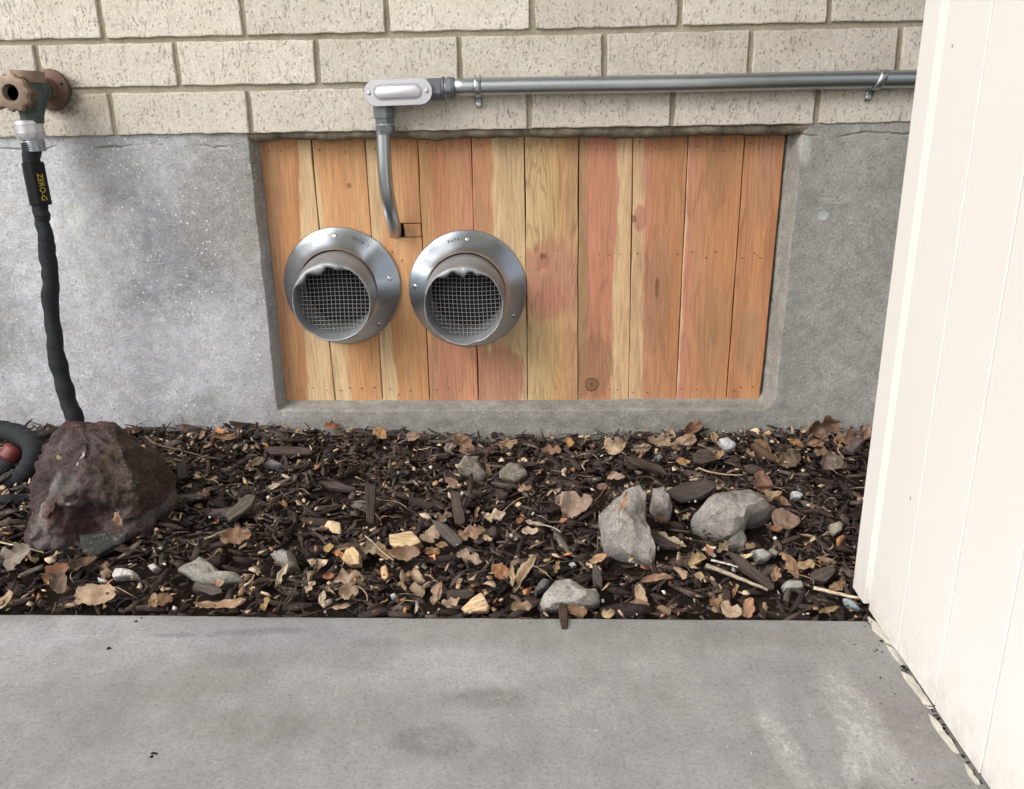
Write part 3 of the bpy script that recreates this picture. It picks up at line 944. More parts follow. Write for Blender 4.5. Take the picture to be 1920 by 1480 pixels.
rr_ = random.Random(5)
bmats = []
RP = (214, 142, 112)
PATCH = {
    1: [(600, 700, .026, .06, CREAM, .9, .5)],
    3: [(830, 700, .04, .06, (212, 140, 110), .7, .6), (840, 560, .03, .05, (216, 160, 108), .6, .5)],
    4: [(930, 710, .05, .055, (214, 138, 104), .95, .5), (900, 430, .02, .05, (206, 150, 104), .6, .5)],
    5: [(1030, 520, .052, .058, RP, .95, .55), (1020, 560, .035, .035, (216, 130, 104), .6, .5), (1075, 350, .010, .08, (208, 160, 96), .8, .5), (1018, 490, .010, .012, (196, 112, 78), .7, .3)],
    6: [(1112, 690, .030, .055, (178, 118, 78), .85, .4), (1095, 540, .008, .12, (176, 140, 92), .7, .4)],
    7: [(1230, 560, .02, .10, (186, 128, 88), .7, .6), (1232, 540, .003, .016, (120, 66, 40), .8, .3), (1200, 410, .010, .02, (214, 132, 108), .8, .3)],
    8: [(1340, 640, .025, .09, (208, 146, 84), .7, .6), (1345, 330, .018, .06, (186, 128, 84), .6, .5)],
    9: [(1405, 640, .02, .05, (180, 148, 116), .45, 1.0), (1440, 320, .014, .08, (214, 148, 112), .7, .4)],
}
for i, (st, tl, wb, rg, rsx, kn) in enumerate(boards):
    bmats.append(mat_board(i, st, tl, wb, rg, rsx, kn, PATCH.get(i, ()), tx[i] + GAP))
for i in range(10):
    a0, a1, b0, b1 = tx[i] + GAP, tx[i + 1] - GAP, bx[i] + GAP, bx[i + 1] - GAP
    zt = .002
    def xa(z, l): t = (z - zt) / (ZB[i] - zt); return (a0 + (b0 - a0) * t) if l else (a1 + (b1 - a1) * t)
    zz = np.linspace(zt, ZB[i], 9)
    wl = [rr_.uniform(-.0006, .0006) for _ in zz]; wr = [rr_.uniform(-.0006, .0006) for _ in zz]
    yo = rr_.uniform(-.0010, .0012)
    if i != 2:
        pts = [(xa(z, 1) + w, z) for z, w in zip(zz, wl)] + [(xa(z, 0) + w, z) for z, w in zip(zz[::-1], wr)]
        board_poly(pts, 'board', bmats[i], a0, yo)
    else:
        xn, zn1, zn2 = .4825, -.1325, -.1545            # notch for the conduit
        pts = [(a0, zt)] + [(xa(z, 1), z) for z in zz[1:]] + [(xa(z, 0), z) for z in zz[::-1] if z < zn2 - .01] + [(xa(zn2, 0), zn2), (xn - .001, zn2), (xn - .001, zt)]
        board_poly(pts, 'board', bmats[i], a0, yo)
        board_poly([(xn + .0003, zt), (xn + .0003, zn1), (xa(zn1, 0), zn1), (xa(zt, 0), zt)], 'board_piece', bmats[i], a0, yo - .0005)
        board_poly([(.5035, zn1 - .0012), (.5045, zn2 + .001), (xa(zn2, 0) - .0005, zn2 + .001), (xa(zn2, 0) - .0005, zn1 - .0012)], 'wood_block', bmats[2], a0, yo + .0003)
v, f = box(OX0 + .004, OX1 - .004, .056, .06, OZ0 + .003, .001)
part('shade_backing', v, f, M_DARK, cover)  # black sheet painting the shade seen through gaps and conduit hole
# nails
v, f = [], []
for i in range(10):
    for z0 in (-.0186, -.184, -.405):
        for k in range(rr_.choice((3, 4, 4))):
            x = tx[i] + (tx[i + 1] - tx[i]) * (.14 + k * .24 + rr_.uniform(-.05, .05))
            z = z0 + rr_.uniform(-.008, .008) - .008 * (x - .29) / .8 * (z0 > -.1)
            if any(math.hypot(x - c, z + .232) < .095 for c in (.401, .6)): continue
            if .455 < x < .53 and z > -.16 and z0 < -.1: continue
            b = len(v)
            if rr_.random() < .2: continue
            for s, yy in ((.00085, .0352), (.0010, .0372)):
                for q in range(7):
                    t = q * 2 * math.pi / 7; v.append((x + s * math.cos(t), yy - .0004, z + s * math.sin(t)))
            f.append(tuple(range(b, b + 7))); f += [(b + q, b + (q + 1) % 7, b + 7 + (q + 1) % 7, b + 7 + q) for q in range(7)]
o = part('nail_heads', v, f, M_NAIL, cover); fix_normals(o.data); tag(o, kind='stuff')
settle(cover)

# ------------------------------------------------------------------ lettering
def text_mesh(s, size, extrude=.0002):
    cu = bpy.data.curves.new('lettering', 'FONT')
    cu.body = s; cu.size = size; cu.extrude = extrude; cu.align_x = 'CENTER'; cu.align_y = 'CENTER'
    ob = bpy.data.objects.new('tmp', cu); COL.objects.link(ob)
    bpy.context.view_layer.update()
    me = bpy.data.meshes.new_from_object(ob.evaluated_get(bpy.context.evaluated_depsgraph_get()))
    bpy.data.objects.remove(ob); me.name = 'lettering'
    return me


def place_text(s, size, pos, right, up, mat, parent, name='lettering', extrude=.0002):
    me = text_mesh(s, size, extrude); me.materials.clear(); me.materials.append(mat)
    r = Vector(right).normalized(); u = Vector(up); u = (u - r * u.dot(r)).normalized(); n = r.cross(u)
    o = link(name, me, parent)
    M = Matrix((r, u, n)).transposed()
    me.transform(M.to_4x4()); me.transform(Matrix.Translation(Vector(pos)))
    return o


# ------------------------------------------------------------------ dryer vents
def screw(pos, nrm, r, parent, name='screw'):
    n = Vector(nrm).normalized(); u = n.orthogonal().normalized(); w = n.cross(u); p = Vector(pos)
    v, f = [], []
    prof = [(r * 1.02, -.001), (r, .0006), (r * .75, .0016), (r * .4, .0021)]
    S = 10
    for rr, h in prof:
        for k in range(S):
            t = 2 * math.pi * k / S; v.append(p + n * h + u * rr * math.cos(t) + w * rr * math.sin(t))
    for a in range(3):
        for k in range(S): f.append((a * S + k, a * S + (k + 1) % S, (a + 1) * S + (k + 1) % S, (a + 1) * S + k))
    b = len(v); v.append(p + n * .0010); 
    for k in range(S): f.append((3 * S + k, 3 * S + (k + 1) % S, b))
    return part(name, v, f, M_SCREW, parent, True)


def vent(cx, cz, seed, screws, lipfn, label, stamp_a, stamp2, sticker):
    Y0 = .0350
    root = empty('duct_vent', (cx, Y0, cz - .09))
    tag(root, label, 'vent', 'round metal vents on the wooden cover')
    S = 96
    # flange: convex spun ring
    prof = [(.0912, .0), (.0926, .0006), (.0928, .0018), (.0915, .0028), (.088, .0052), (.083, .0095), (.0775, .0145), (.072, .0195), (.0675, .0240), (.0645, .0275), (.0628, .0300), (.0618, .0320)]
    v, f = [], []
    for r, h in prof:
        for k in range(S):
            t = 2 * math.pi * k / S
            rr = r * (1 + .004 * math.sin(3 * t + seed) + .0025 * noise.noise(Vector((math.cos(t) * 3, math.sin(t) * 3, seed))))
            v.append((cx + rr * math.cos(t), Y0 - h + .0006 * noise.noise(Vector((math.cos(t) * 2, math.sin(t) * 2, seed + 9))), cz + rr * math.sin(t)))
    for a in range(len(prof) - 1):
        for k in range(S): f.append((a * S + k, (a + 1) * S + k, (a + 1) * S + (k + 1) % S, a * S + (k + 1) % S))
    fl = part('flange', v, f, M_GALV, root, True); fix_normals(fl.data)
    # neck: slightly drooping collar with a rolled, torn lip that is folded in at the top
    drop = -.0115
    def ringpt(t, r, h):
        return (cx + r * math.cos(t), Y0 - h, cz + r * math.sin(t) + drop * max(0, h - .02) / .055)
    rows = []
    nm = lambda t, q: noise.noise(Vector((math.cos(t) * q, math.sin(t) * q, seed * 3.1)))
    outer = [(.0612, .026), (.0612, .038), (.0622, .042), (.0622, .044), (.0606, .047), (.0600, .060), (.0596, .070)]
    for r, h in outer: rows.append([ringpt(2 * math.pi * k / S, r, h) for k in range(S)])
    rim, fold, inn1, inn2 = [], [], [], []
    for k in range(S):
        t = 2 * math.pi * k / S
        top = lipfn(t)                                     # 0..1 how far the lip is folded in
        tear = .0030 * max(0, nm(t, 9)) + .0012 * nm(t, 3)
        h = .0765 - tear - (.002 if 2.9 < t % 6.283 < 5.2 and (int(k / 5) % 3 == 0) else 0)
        rim.append(ringpt(t, .0592 - .0012 * top, h + .002 * top * nm(t, 5)))
        fold.append(ringpt(t, .0580 - top * (.0110 + .006 * nm(t, 7)), h - .0005 + .0035 * top * (.5 + nm(t, 11))))
        inn1.append(ringpt(t, .0572 - top * (.0125 + .006 * nm(t, 8)), h - .004))
        inn2.append(ringpt(t, .0570, .055 - .01 * top))
    rows += [rim, fold, inn1, inn2, [ringpt(2 * math.pi * k / S, .0568, .03) for k in range(S)], [ringpt(2 * math.pi * k / S, .0566, -.012) for k in range(S)]]
    v = [p for r in rows for p in r]; f = []
    for a in range(len(rows) - 1):
        for k in range(S): f.append((a * S + k, (a + 1) * S + k, (a + 1) * S + (k + 1) % S, a * S + (k + 1) % S))
    nk = part('neck', v, f, M_GALV_DULL, root, True); fix_normals(nk.data)
    # little raised ribs of the crimped sheet at the fold
    # hardware cloth
    v, f = [], []
    R = .0568; pitch = .0064; hN = .052
    rs_ = random.Random(seed)
    def wire(a, b, lvl):
        npt = 9; b0 = len(v)
        for i in range(npt):
            t = i / (npt - 1)
            x = a[0] + (b[0] - a[0]) * t; z = a[1] + (b[1] - a[1]) * t
            bul = (1 - min(1, (x * x + z * z) / R / R)) * .005
            xx = x + .0007 * math.sin(z * 60 + seed); zz2 = z + .0008 * math.sin(x * 50 + seed)
            P = Vector((cx + xx, Y0 - hN - bul + lvl + .0004 * math.sin(t * 40), cz + zz2 + drop * (hN - .02) / .055))
            along = Vector((b[0] - a[0], 0, b[1] - a[1])).normalized(); s = along.cross(Vector((0, 1, 0))); r = .00032
            for q in ((1, 0), (0, 1), (-1, 0), (0, -1)): v.append(P + s * r * q[0] + Vector((0, 1, 0)) * r * q[1])
        for i in range(npt - 1):
            for q in range(4): f.append((b0 + i * 4 + q, b0 + i * 4 + (q + 1) % 4, b0 + (i + 1) * 4 + (q + 1) % 4, b0 + (i + 1) * 4 + q))
    k = -9
    while k <= 9:
        c = k * pitch + .0015
        if abs(c) < R - .002:
            h = math.sqrt(R * R - c * c)
            e = rs_.uniform(-.0004, .0004)
            wire((c + e, -h), (c - e, h), 0); wire((-h, c + e), (h, c - e), .0007)
        k += 1
    o = part('wire_screen', v, f, M_WIRE, root)
    # black disc in the neck, painting the shade of the duct's depth
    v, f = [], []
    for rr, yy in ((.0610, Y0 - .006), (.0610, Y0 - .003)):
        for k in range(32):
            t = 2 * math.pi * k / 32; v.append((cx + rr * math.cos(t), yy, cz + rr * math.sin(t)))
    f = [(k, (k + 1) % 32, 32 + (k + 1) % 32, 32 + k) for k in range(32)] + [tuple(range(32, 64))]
    part('duct_shade_disc', v, f, M_DARK, root)
    for (ang, rr) in screws:
        t = math.radians(ang)
        hh = np.interp(rr, [.0645, .072, .083, .0915], [.0275, .0195, .0095, .0028])
        n = Vector((math.cos(t) * .55, -1, math.sin(t) * .55))
        screw((cx + rr * math.cos(t), Y0 - hh, cz + rr * math.sin(t)), n, .0042, root)
    # numbers stamped into the flange
    def stamp(txt, ang0, rr, size, mat, step=3.6):
        bm = None
        hh = float(np.interp(rr, [.0645, .072, .083, .0915], [.0275, .0195, .0095, .0028])) + .0006
        vs_, fs = [], []
        for i, ch in enumerate(txt):
            t = math.radians(ang0 - (i - (len(txt) - 1) / 2) * step * (1 if math.sin(math.radians(ang0)) > 0 else -1))
            me = text_mesh(ch, size, .0002)
            n = Vector((math.cos(t) * .6, -1, math.sin(t) * .6)).normalized()
            up = Vector((math.cos(t), 0, math.sin(t))) * (1 if math.sin(t) > 0 else -1)
            up = (up - n * up.dot(n)).normalized(); r = up.cross(n)
            Mx = Matrix((r, up, n)).transposed().to_4x4(); Mx.translation = Vector((cx + rr * math.cos(t), Y0 - hh, cz + rr * math.sin(t)))
            me.transform(Mx); b = len(vs_)
            vs_ += [q.co.copy() for q in me.vertices]; fs += [tuple(j + b for j in p.vertices) for p in me.polygons]
        part('stamped_number', vs_, fs, mat, root)
    stamp('7474-1', stamp_a, .080, .0075, M_STAMP)
    stamp(stamp2, -83, .080, .0085, M_STAMP if not sticker else M_STAMP, 5)
    if sticker:
        v, f = [], []
        for i in range(6):
            t = math.radians(-99 + i * 4.2)
            for rr in (.0765, .0875):
                hh = float(np.interp(rr, [.0645, .072, .083, .0915], [.0275, .0195, .0095, .0028])) + .0003
                v.append((cx + rr * math.cos(t), Y0 - hh, cz + rr * math.sin(t)))
        f = [(2 * i, 2 * i + 2, 2 * i + 3, 2 * i + 1) for i in range(5)]
        part('sticker', v, f, plain('silver_sticker', (.5, .5, .5), .4, .3, .2, 300), root)
    settle(root)


def bumpy(c, w, s):
    def fn(t):
        d = (math.degrees(t) - c + 180) % 360 - 180
        e = max(0, 1 - (abs(d) / w) ** 2.2)
        return e * (.75 + .35 * math.cos(d / s * 2 * math.pi))
    return fn


vent(.401, -.2290, 1, ((92, .080), (10, .080), (-47, .083)), bumpy(108, 50, 38), 'left one of two round steel vents, lip crumpled at the upper left, silver sticker below', 62, '7411', True)
vent(.600, -.2360, 4, ((88, .080), (-30, .083), (175, .082), (-137, .074)), bumpy(92, 42, 31), 'right one of two round steel vents, lip dented in at the top', 100, '747-0', False)

# ------------------------------------------------------------------ electrical conduit
con = empty('electrical_conduit', (.9, -.02, .06))
tag(con, 'grey metal electrical conduit running along the bricks and bending down into the wooden cover', 'conduit')
YC = -.0155
v, f = tube([(.588 + i * .02, YC, .0603 + .0004 * math.sin(i * .3)) for i in range(48)], .0118, 24)
part('pipe', v, f, M_CONDUIT, con, True)
# LB fitting: stadium body and cover
def stadium(cx, cz, L, H, n=12, rot=0.0):
    out = []
    r = H / 2; a = L / 2 - r
    for s, base in ((1, -90), (-1, 90)):
        for i in range(n + 1):
            t = math.radians(base + 180 * i / n)
            x = s * a + r * math.cos(t); z = r * math.sin(t)
            out.append((cx + x * math.cos(rot) - z * math.sin(rot), cz + x * math.sin(rot) + z * math.cos(rot)))
    return out


def loft(rings, mat, name, parent, cap0=True, cap1=True, smooth=False):
    n = len(rings[0]); v = [p for r in rings for p in r]; f = []
    for a in range(len(rings) - 1):
        for k in range(n): f.append((a * n + k, a * n + (k + 1) % n, (a + 1) * n + (k + 1) % n, (a + 1) * n + k))
    if cap0: f.append(tuple(range(n))[::-1])
    if cap1: f.append(tuple((len(rings) - 1) * n + k for k in range(n)))
    o = part(name, v, f, mat, parent, smooth); fix_normals(o.data)
    if smooth: o.data.set_sharp_from_angle(angle=.6)
    return o


LX, LZ, TL = .5185, .0545, .022
def sta(L, H, y): return [(x, y, z) for x, z in stadium(LX, LZ, L, H, 12, TL)]
body = loft([sta(.088, .030, -.002), sta(.092, .033, -.008), sta(.094, .0345, -.034)], M_CAST, 'fitting_body', con, smooth=True)
cv = loft([sta(.0945, .0345, -.0342), sta(.0955, .0355, -.0350), sta(.0955, .0355, -.0368), sta(.0945, .0345, -.0375), sta(.069, .0215, -.0376), sta(.0675, .0200, -.0360), sta(.0655, .0180, -.0362), sta(.063, .0155, -.0392), sta(.061, .0135, -.0398)], M_ALU, 'cover_plate', con, smooth=True)
for sx in (-1, 1):
    screw((LX + sx * .0405, -.0368, LZ + sx * .0405 * TL), (0, -1, 0), .0032, cv)


def hexring(axis, a, b, r, seg, mat, name, parent, c1, c2, bev=.0006):
    """short cylinder or hex nut along x or z; (c1,c2) the other two coordinates"""
    p = [(a, c1, c2), (b, c1, c2)] if axis == 'x' else [(c1, c2, a), (c1, c2, b)]
    v, f = cyl_between(p[0], p[1], r, seg)
    o = part(name, v, f, mat, parent); fix_normals(o.data)
    if bev: bevel_mesh(o.data, bev, 2)
    if seg > 10:
        o.data.polygons.foreach_set('use_smooth', [True] * len(o.data.polygons)); o.data.set_sharp_from_angle(angle=.7)
    return o


hexring('x', .558, .5775, .0158, 8, M_CAST, 'side_hub', con, YC - .002, .0580)
c1_ = hexring('x', .5775, .5815, .0162, 20, M_CAST, 'connector', con, YC, .0590)
hexring('x', .5815, .5845, .0135, 20, M_CONDUIT, 'thread', c1_, YC, .0595)
hexring('x', .5845, .5925, .0158, 6, M_CAST, 'compression_nut', c1_, YC, .0598, .0012)
hexring('x', .5925, .5955, .0138, 20, M_CAST, 'ring', c1_, YC, .0600)
DX, DY = .4935, -.0185
hexring('z', .0395, .020, .0150, 8, M_CAST, 'lower_hub', con, DX, DY)
c2_ = hexring('z', .020, .0135, .0135, 8, M_CAST, 'connector', con, DX + .0005, DY)
hexring('z', .0135, .0110, .0120, 20, M_CONDUIT, 'thread', c2_, DX + .0005, DY)
hexring('z', .0110, .0010, .0148, 6, M_CAST, 'compression_nut', c2_, DX + .001, DY, .0012)
hexring('z', .0010, -.0018, .0128, 20, M_CAST, 'ring', c2_, DX + .001, DY)
pts = []
for px, py, y in ((719, 240, -.0185), (720, 285, -.0185), (722, 325, -.0175), (726, 362, -.013), (732, 395, -.002), (738, 420, .018), (743, 441, .050)):
    pts.append(at(px, py, 1, y))
v, f = tube(spline(pts, 34), .0104, 24)
part('bent_pipe', v, f, M_CONDUIT, con, True)


def strap(x, tilt, label):
    # one-hole strap: band round the pipe and a flat ear with its screw
    r0, w = .0125, .0105
    v, f = [], []
    path = []
    for i in range(13):
        t = math.radians(100 + i * 15.5)
        path.append((YC + r0 * math.cos(t), .0603 + r0 * math.sin(t)))
    path = [(-.002, .0603 + .0128)] + path + [(-.0035, .0603 - .0135), (-.003, .0603 - .019), (-.003, .0603 - .0275)]
    for i, (y, z) in enumerate(path):
        lx = tilt * (z - .0603)
        ww = w * (.5 if i < len(path) - 1 else .3)
        bulge = -.0012 if 2 < i < 12 else 0
        for s in (-1, -.35, .35, 1):
            b = bulge if abs(s) < .5 else 0
            d = Vector((0, y - YC, z - .0603)).normalized() * (-b)
            v.append((x + lx + s * ww, y + d.y, z + d.z))
    n = len(path)
    for i in range(n - 1):
        for k in range(3): f.append((i * 4 + k, i * 4 + k + 1, (i + 1) * 4 + k + 1, (i + 1) * 4 + k))
    o = part('strap', v, f, M_CONDUIT, con, True)
    md = o.modifiers.new('s', 'SOLIDIFY'); md.thickness = .0012; md.offset = 0
    screw((x + tilt * -.0225, -.0040, .0603 - .0225), (0, -1, 0), .0048, o)
    return o


strap(.6275, .0, ''); strap(1.183, .35, '')
settle(con)

# ------------------------------------------------------------------ tap
tap = empty('garden_tap', (0, 0, .07))
tag(tap, 'tarnished brass hose tap fixed to the cream brick wall', 'tap')
TX, TZ = .001, .068


def lathe_y(cx, cz, prof, S, mat, name, parent, jit=None, smooth=True):
    rings = []
    for r, y in prof:
        rings.append([(cx + r * (jit(k, y) if jit else 1) * math.cos(2 * math.pi * k / S), y, cz + r * (jit(k, y) if jit else 1) * math.sin(2 * math.pi * k / S)) for k in range(S)])
    o = loft(rings, mat, name, parent, smooth=smooth); return o


fl = lathe_y(TX + .006, TZ, [(.028, .003), (.0285, -.001), (.0275, -.0045), (.022, -.0065), (.016, -.0085), (.0145, -.02)], 36, M_BRASS, 'wall_flange', tap)
for a in (20, 200):
    t = math.radians(a)
    v, f = cyl_between((TX + .006 + .021 * math.cos(t), -.0073, TZ + .021 * math.sin(t)), (TX + .006 + .021 * math.cos(t), -.004, TZ + .021 * math.sin(t)), .0022, 10)
    part('screw_hole', v, f, M_DARK, fl)
BY = -.050
# body: upright patinated casting
rings = []
for z, r in ((.077, .0165), (.074, .0195), (.066, .0215), (.056, .0215), (.046, .0205), (.038, .0175), (.031, .0155), (.021, .0150)):
    rings.append([(TX + .004 - .10 * (.07 - z) + r * math.cos(2 * math.pi * k / 28), BY + r * .95 * math.sin(2 * math.pi * k / 28), z) for k in range(28)])
loft(rings, M_PATINA, 'body', tap, smooth=True)
v, f = cyl_between((TX + .004, BY + .01, TZ - .004), (TX + .006, -.012, TZ), .0135, 20); part('inlet_pipe', v, f, M_PATINA, tap, True)
v, f = cyl_between((TX + .004, BY, .0755), (TX + .005, BY, .0905), .0208, 20, .0215)
o = part('top_cap', v, f, M_BRASS_L, tap); fix_normals(o.data); bevel_mesh(o.data, .001, 2); o.data.polygons.foreach_set('use_smooth', [True] * len(o.data.polygons)); o.data.set_sharp_from_angle(angle=.7)
# bonnet facing the viewer with a toothed ring
bon = lathe_y(TX + .001, .0605, [(.018, -.062), (.0225, -.066), (.0235, -.074), (.0235, -.080)], 6, M_BRASS, 'bonnet', tap, smooth=False)
tooth = lambda k, y: 1.0 + (.12 if (k // 2) % 2 == 0 else 0) * (1 if y < -.081 else 0)
rg = []
prof = [(.0215, -.080), (.0225, -.083), (.0215, -.089), (.0185, -.0905), (.0115, -.0905), (.0105, -.089), (.0100, -.078)]
S = 40
rings = [[(TX + .000 + r * (tooth(k, y) if 0 < i < 3 else 1) * math.cos(2 * math.pi * k / S), y, .0605 + r * (tooth(k, y) if 0 < i < 3 else 1) * math.sin(2 * math.pi * k / S)) for k in range(S)] for i, (r, y) in enumerate(prof)]
loft(rings, M_BRASS_L, 'toothed_ring', tap, True, False, True)
v, f = cyl_between((TX, -.0785, .0605), (TX, -.076, .0605), .0102, 16); part('ring_bore', v, f, M_DARK, tap)
v, f = cyl_between((-.018, -.075, .047), (-.035, -.078, .040), .0045, 10); part('spindle', v, f, M_BRASS_L, tap, True)
settle(tap)

# ------------------------------------------------------------------ hose hanging from the tap
hose = empty('hanging_hose', (0, -.06, -.44))
tag(hose, 'black fabric covered hose hanging from the tap and passing behind the red stone', 'hose')
HX = -.006
rings = []
S = 32
for z, r in ((.0260, .0160), (.0250, .0192), (.0195, .0196), (.0190, .0188), (.0095, .0186), (.009, .0192), (.0045, .0190), (.0000, .0172)):
    rings.append([(HX + .0005 * (k % 2) * 0 + r * (1 + (.022 if k % 4 < 2 else 0) * (.0085 < z < .0192)) * math.cos(2 * math.pi * k / S), BY + r * math.sin(2 * math.pi * k / S), z) for k in range(S)])
loft(rings, M_ALU, 'coupling', hose, smooth=True)
rings = []
for i in range(15):
    z = .0002 - i * .0012; r = .0135 if i % 2 else .0150
    rings.append([(HX + .003 + r * math.cos(2 * math.pi * k / 24), BY + r * math.sin(2 * math.pi * k / 24), z) for k in range(24)])
loft(rings, M_SCREW, 'threaded_ferrule', hose, smooth=True)
hp = []
for px, py, y in ((58, 268, -.052), (59, 300, -.054), (68, 345, -.058), (76, 392, -.062), (78, 412, -.063), (86, 440, -.066), (88, 470, -.068), (94, 505, -.070), (93, 540, -.074), (97, 590, -.078), (104, 640, -.082), (108, 680, -.087), (119, 715, -.09), (127, 750, -.095), (141, 790, -.10), (150, 830, -.105), (165, 870, -.11)):
    hp.append(at(px, py, 1, y))
rad = [.0118, .0113, .0115, .0118, .0100, .0102, .0110, .0108, .0118, .0112, .0116, .0120, .0112, .0118, .0125, .012, .012]
P = spline(hp, 150)
rs2 = np.interp(np.linspace(0, 16, 150), range(17), rad)
rs2 = [r * (1 + .17 * noise.noise(Vector((i * .16, 0, 3))) + .05 * noise.noise(Vector((i * .5, 0, 3)))) for i, r in enumerate(rs2)]
P = [np.array(p) + np.array([.0032 * noise.noise(Vector((i * .13, 5, 0))), .001 * noise.noise(Vector((i * .1, 9, 0))), 0]) for i, p in enumerate(P)]
v, f = tube(P, rs2, 18, mod=lambda i, t: 1 + .05 * math.sin(2 * t + i * .12) + .02 * math.sin(5 * t + i * .3))
part('hose_tube', v, f, M_HOSE, hose, True)
a = Vector(at(61, 305, 1, -.055)); b = Vector(at(77, 385, 1, -.061))
v, f = cyl_between(a, b, .0148, 8)
sl = part('sleeve', v, f, M_BLACK, hose); fix_normals(sl.data); bevel_mesh(sl.data, .0008, 2)
ax = (b - a).normalized(); toc = (Vector(CAM_POS) - (a + b) / 2); nrm = (toc - ax * toc.dot(ax)).normalized()
nrm = (Matrix.Rotation(math.radians(22), 3, ax) @ nrm)
if nrm.x < toc.normalized().x: nrm = Matrix.Rotation(math.radians(-44), 3, ax) @ nrm
up = nrm.cross(ax).normalized()
place_text('ZERO-G', .0105, (a + b) / 2 + nrm * .0147 + ax * .006, ax, up, M_TEXT, sl, 'printed_letters', .0002)
settle(hose)

# ------------------------------------------------------------------ hose lying on the bed at the left
coil = empty('coiled_hose', (.0, -.14, -.44))
tag(coil, 'dark ribbed hose with a red end fitting lying left of the red stone', 'hose')
def hp_(lst, r, name, rib=.05, n=60):
    P = spline([at(px, py, 1, y) for px, py, y in lst], n)
    v, f = tube(P, [r * (1 + rib * math.sin(i * 1.35)) for i in range(n)], 16)
    return part(name, v, f, M_HOSE, coil, True)
hp_([(-90, 830, -.10), (-40, 806, -.10), (0, 806, -.11), (40, 818, -.13), (62, 838, -.16), (60, 868, -.19), (35, 898, -.21), (-10, 915, -.22), (-80, 925, -.22)], .0145, 'upper_loop', .05, 90)
hp_([(18, 868, -.17), (2, 885, -.18), (-30, 905, -.19), (-80, 915, -.20)], .0135, 'hose_end', .03)
hp_([(-80, 948, -.28), (0, 940, -.28), (40, 938, -.27), (90, 930, -.25), (120, 915, -.23)], .0085, 'thin_hose', .0)
a = Vector(at(28, 846, 1, -.165)); b = Vector(at(10, 864, 1, -.172))
a = Vector(at(30, 838, 1, -.160)); b = Vector(at(14, 862, 1, -.170))
v, f = tube([a.lerp(b, t / 8) for t in range(9)], [.0105, .0138, .0140, .0140, .0140, .0140, .0140, .0138, .012], 28, mod=lambda i, t: 1 + .03 * (1 if math.sin(t * 14) > 0 else 0))
part('red_fitting', v, f, M_RED, coil, True)
settle(coil)

# ------------------------------------------------------------------ white siding wall on the right
ww = empty('white_siding_wall', (1.1, -1, -.47))
tag(ww, 'white painted wall of upright grooved boards on the right, standing on the concrete pavement', 'wall')
# (y near, y far) of each board; grooves between them
edges = [-.5065, -.5790, -.6560, -.7330, -.8100, -.8870, -.9640, -1.041, -1.118, -1.195, -1.272, -1.349, -1.426, -1.503, -1.58, -1.657]
ZT = 2.45
def wall_board(y0, y1, x, zb, name, seed, th=.02):
    rnd = random.Random(seed)
    zs = [zb, zb + .05, zb + .2, zb + .45, zb + .7, 1.2, ZT]
    g_ = .0005
    v = []
    for z in zs:
        w = rnd.uniform(-.0004, .0004)
        v += [(x + th, y0 + w, z), (x + g_, y0 + w, z), (x, y0 - g_ * 1.4 + w, z), (x, y1 + g_ * 1.4 + w, z), (x + g_, y1 + w, z), (x + th, y1 + w, z)]
    n = 6
    f = [(j * n + i, j * n + (i + 1) % n, (j + 1) * n + (i + 1) % n, (j + 1) * n + i) for j in range(len(zs) - 1) for i in range(n)]
    f += [tuple(range(n))[::-1], tuple((len(zs) - 1) * n + i for i in range(n))]
    o = part(name, v, f, M_WHITE, ww); fix_normals(o.data); return o
wall_board(-.4640, -.4965, WX, -.466, 'corner_strip', 1, .05)
for i in range(len(edges) - 1):
    wall_board(edges[i] - .0009, edges[i + 1] + .0009, WX + .001, -.466 + .001 * (i % 2), 'siding_board', i + 10)
v, f = box(WX + .0065, WX + .012, -.510, -.494, -.463, ZT); part('recess_strip', v, f, M_WHITE, ww)
v, f = box(WX + .021, WX + .14, -1.657, -.497, -.45, ZT - .001); part('wall_core', v, f, plain('groove_shade_brown', (.16, .12, .09), .9, 0, .2, 40), ww)  # core coloured brown in place of the shade in the board grooves
v, f = box(WX + .051, WX + .139, -.496, -.466, -.455, ZT - .001); part('end_board', v, f, M_WHITE, ww)
settle(ww)
# paint blobs chipped on the strip edge
# cement squeezed out along the foot of the white wall
def flat_piece(poly, z0, h, mat, name, parent=None, seed=0, inset=.25, wob=.0012):
    rnd = random.Random(seed)
    P = []
    for i in range(len(poly)):
        a = np.array(poly[i]); b = np.array(poly[(i + 1) % len(poly)])
        n = max(1, int(np.linalg.norm(b - a) / .006))
        for k in range(n):
            q = a + (b - a) * k / n; P.append((q[0] + rnd.uniform(-wob, wob), q[1] + rnd.uniform(-wob, wob)))
    c = np.mean(P, axis=0); n = len(P)
    v = [(x, y, z0) for x, y in P] + [(x, y, z0 + h * .6) for x, y in P] + [(c[0] + (x - c[0]) * (1 - inset), c[1] + (y - c[1]) * (1 - inset), z0 + h * rnd.uniform(.85, 1.1)) for x, y in P]
    f = [(r * n + i, r * n + (i + 1) % n, (r + 1) * n + (i + 1) % n, (r + 1) * n + i) for r in range(2) for i in range(n)] + [tuple(2 * n + i for i in range(n))]
    o = part(name, v, f, mat, parent); fix_normals(o.data); return o
mc = Mat('pale_cement', .9, spec=.2)
nc = mc.noise(45, 5, .7)
mc.color(mc.ramp(nc, [(.3, (.42, .39, .33)), (.5, (.60, .57, .50)), (.7, (.68, .65, .58))])); mc.bump(mc.noise(160, 5, .7), .7, .003)
cem = empty('cement_strip', (1.03, -.6, -.47))
tag(cem, 'broken strip of pale cement along the foot of the white wall', 'cement strip')
G = lambda px, py, z=ZS: tuple(at(px, py, 2, z)[:2])
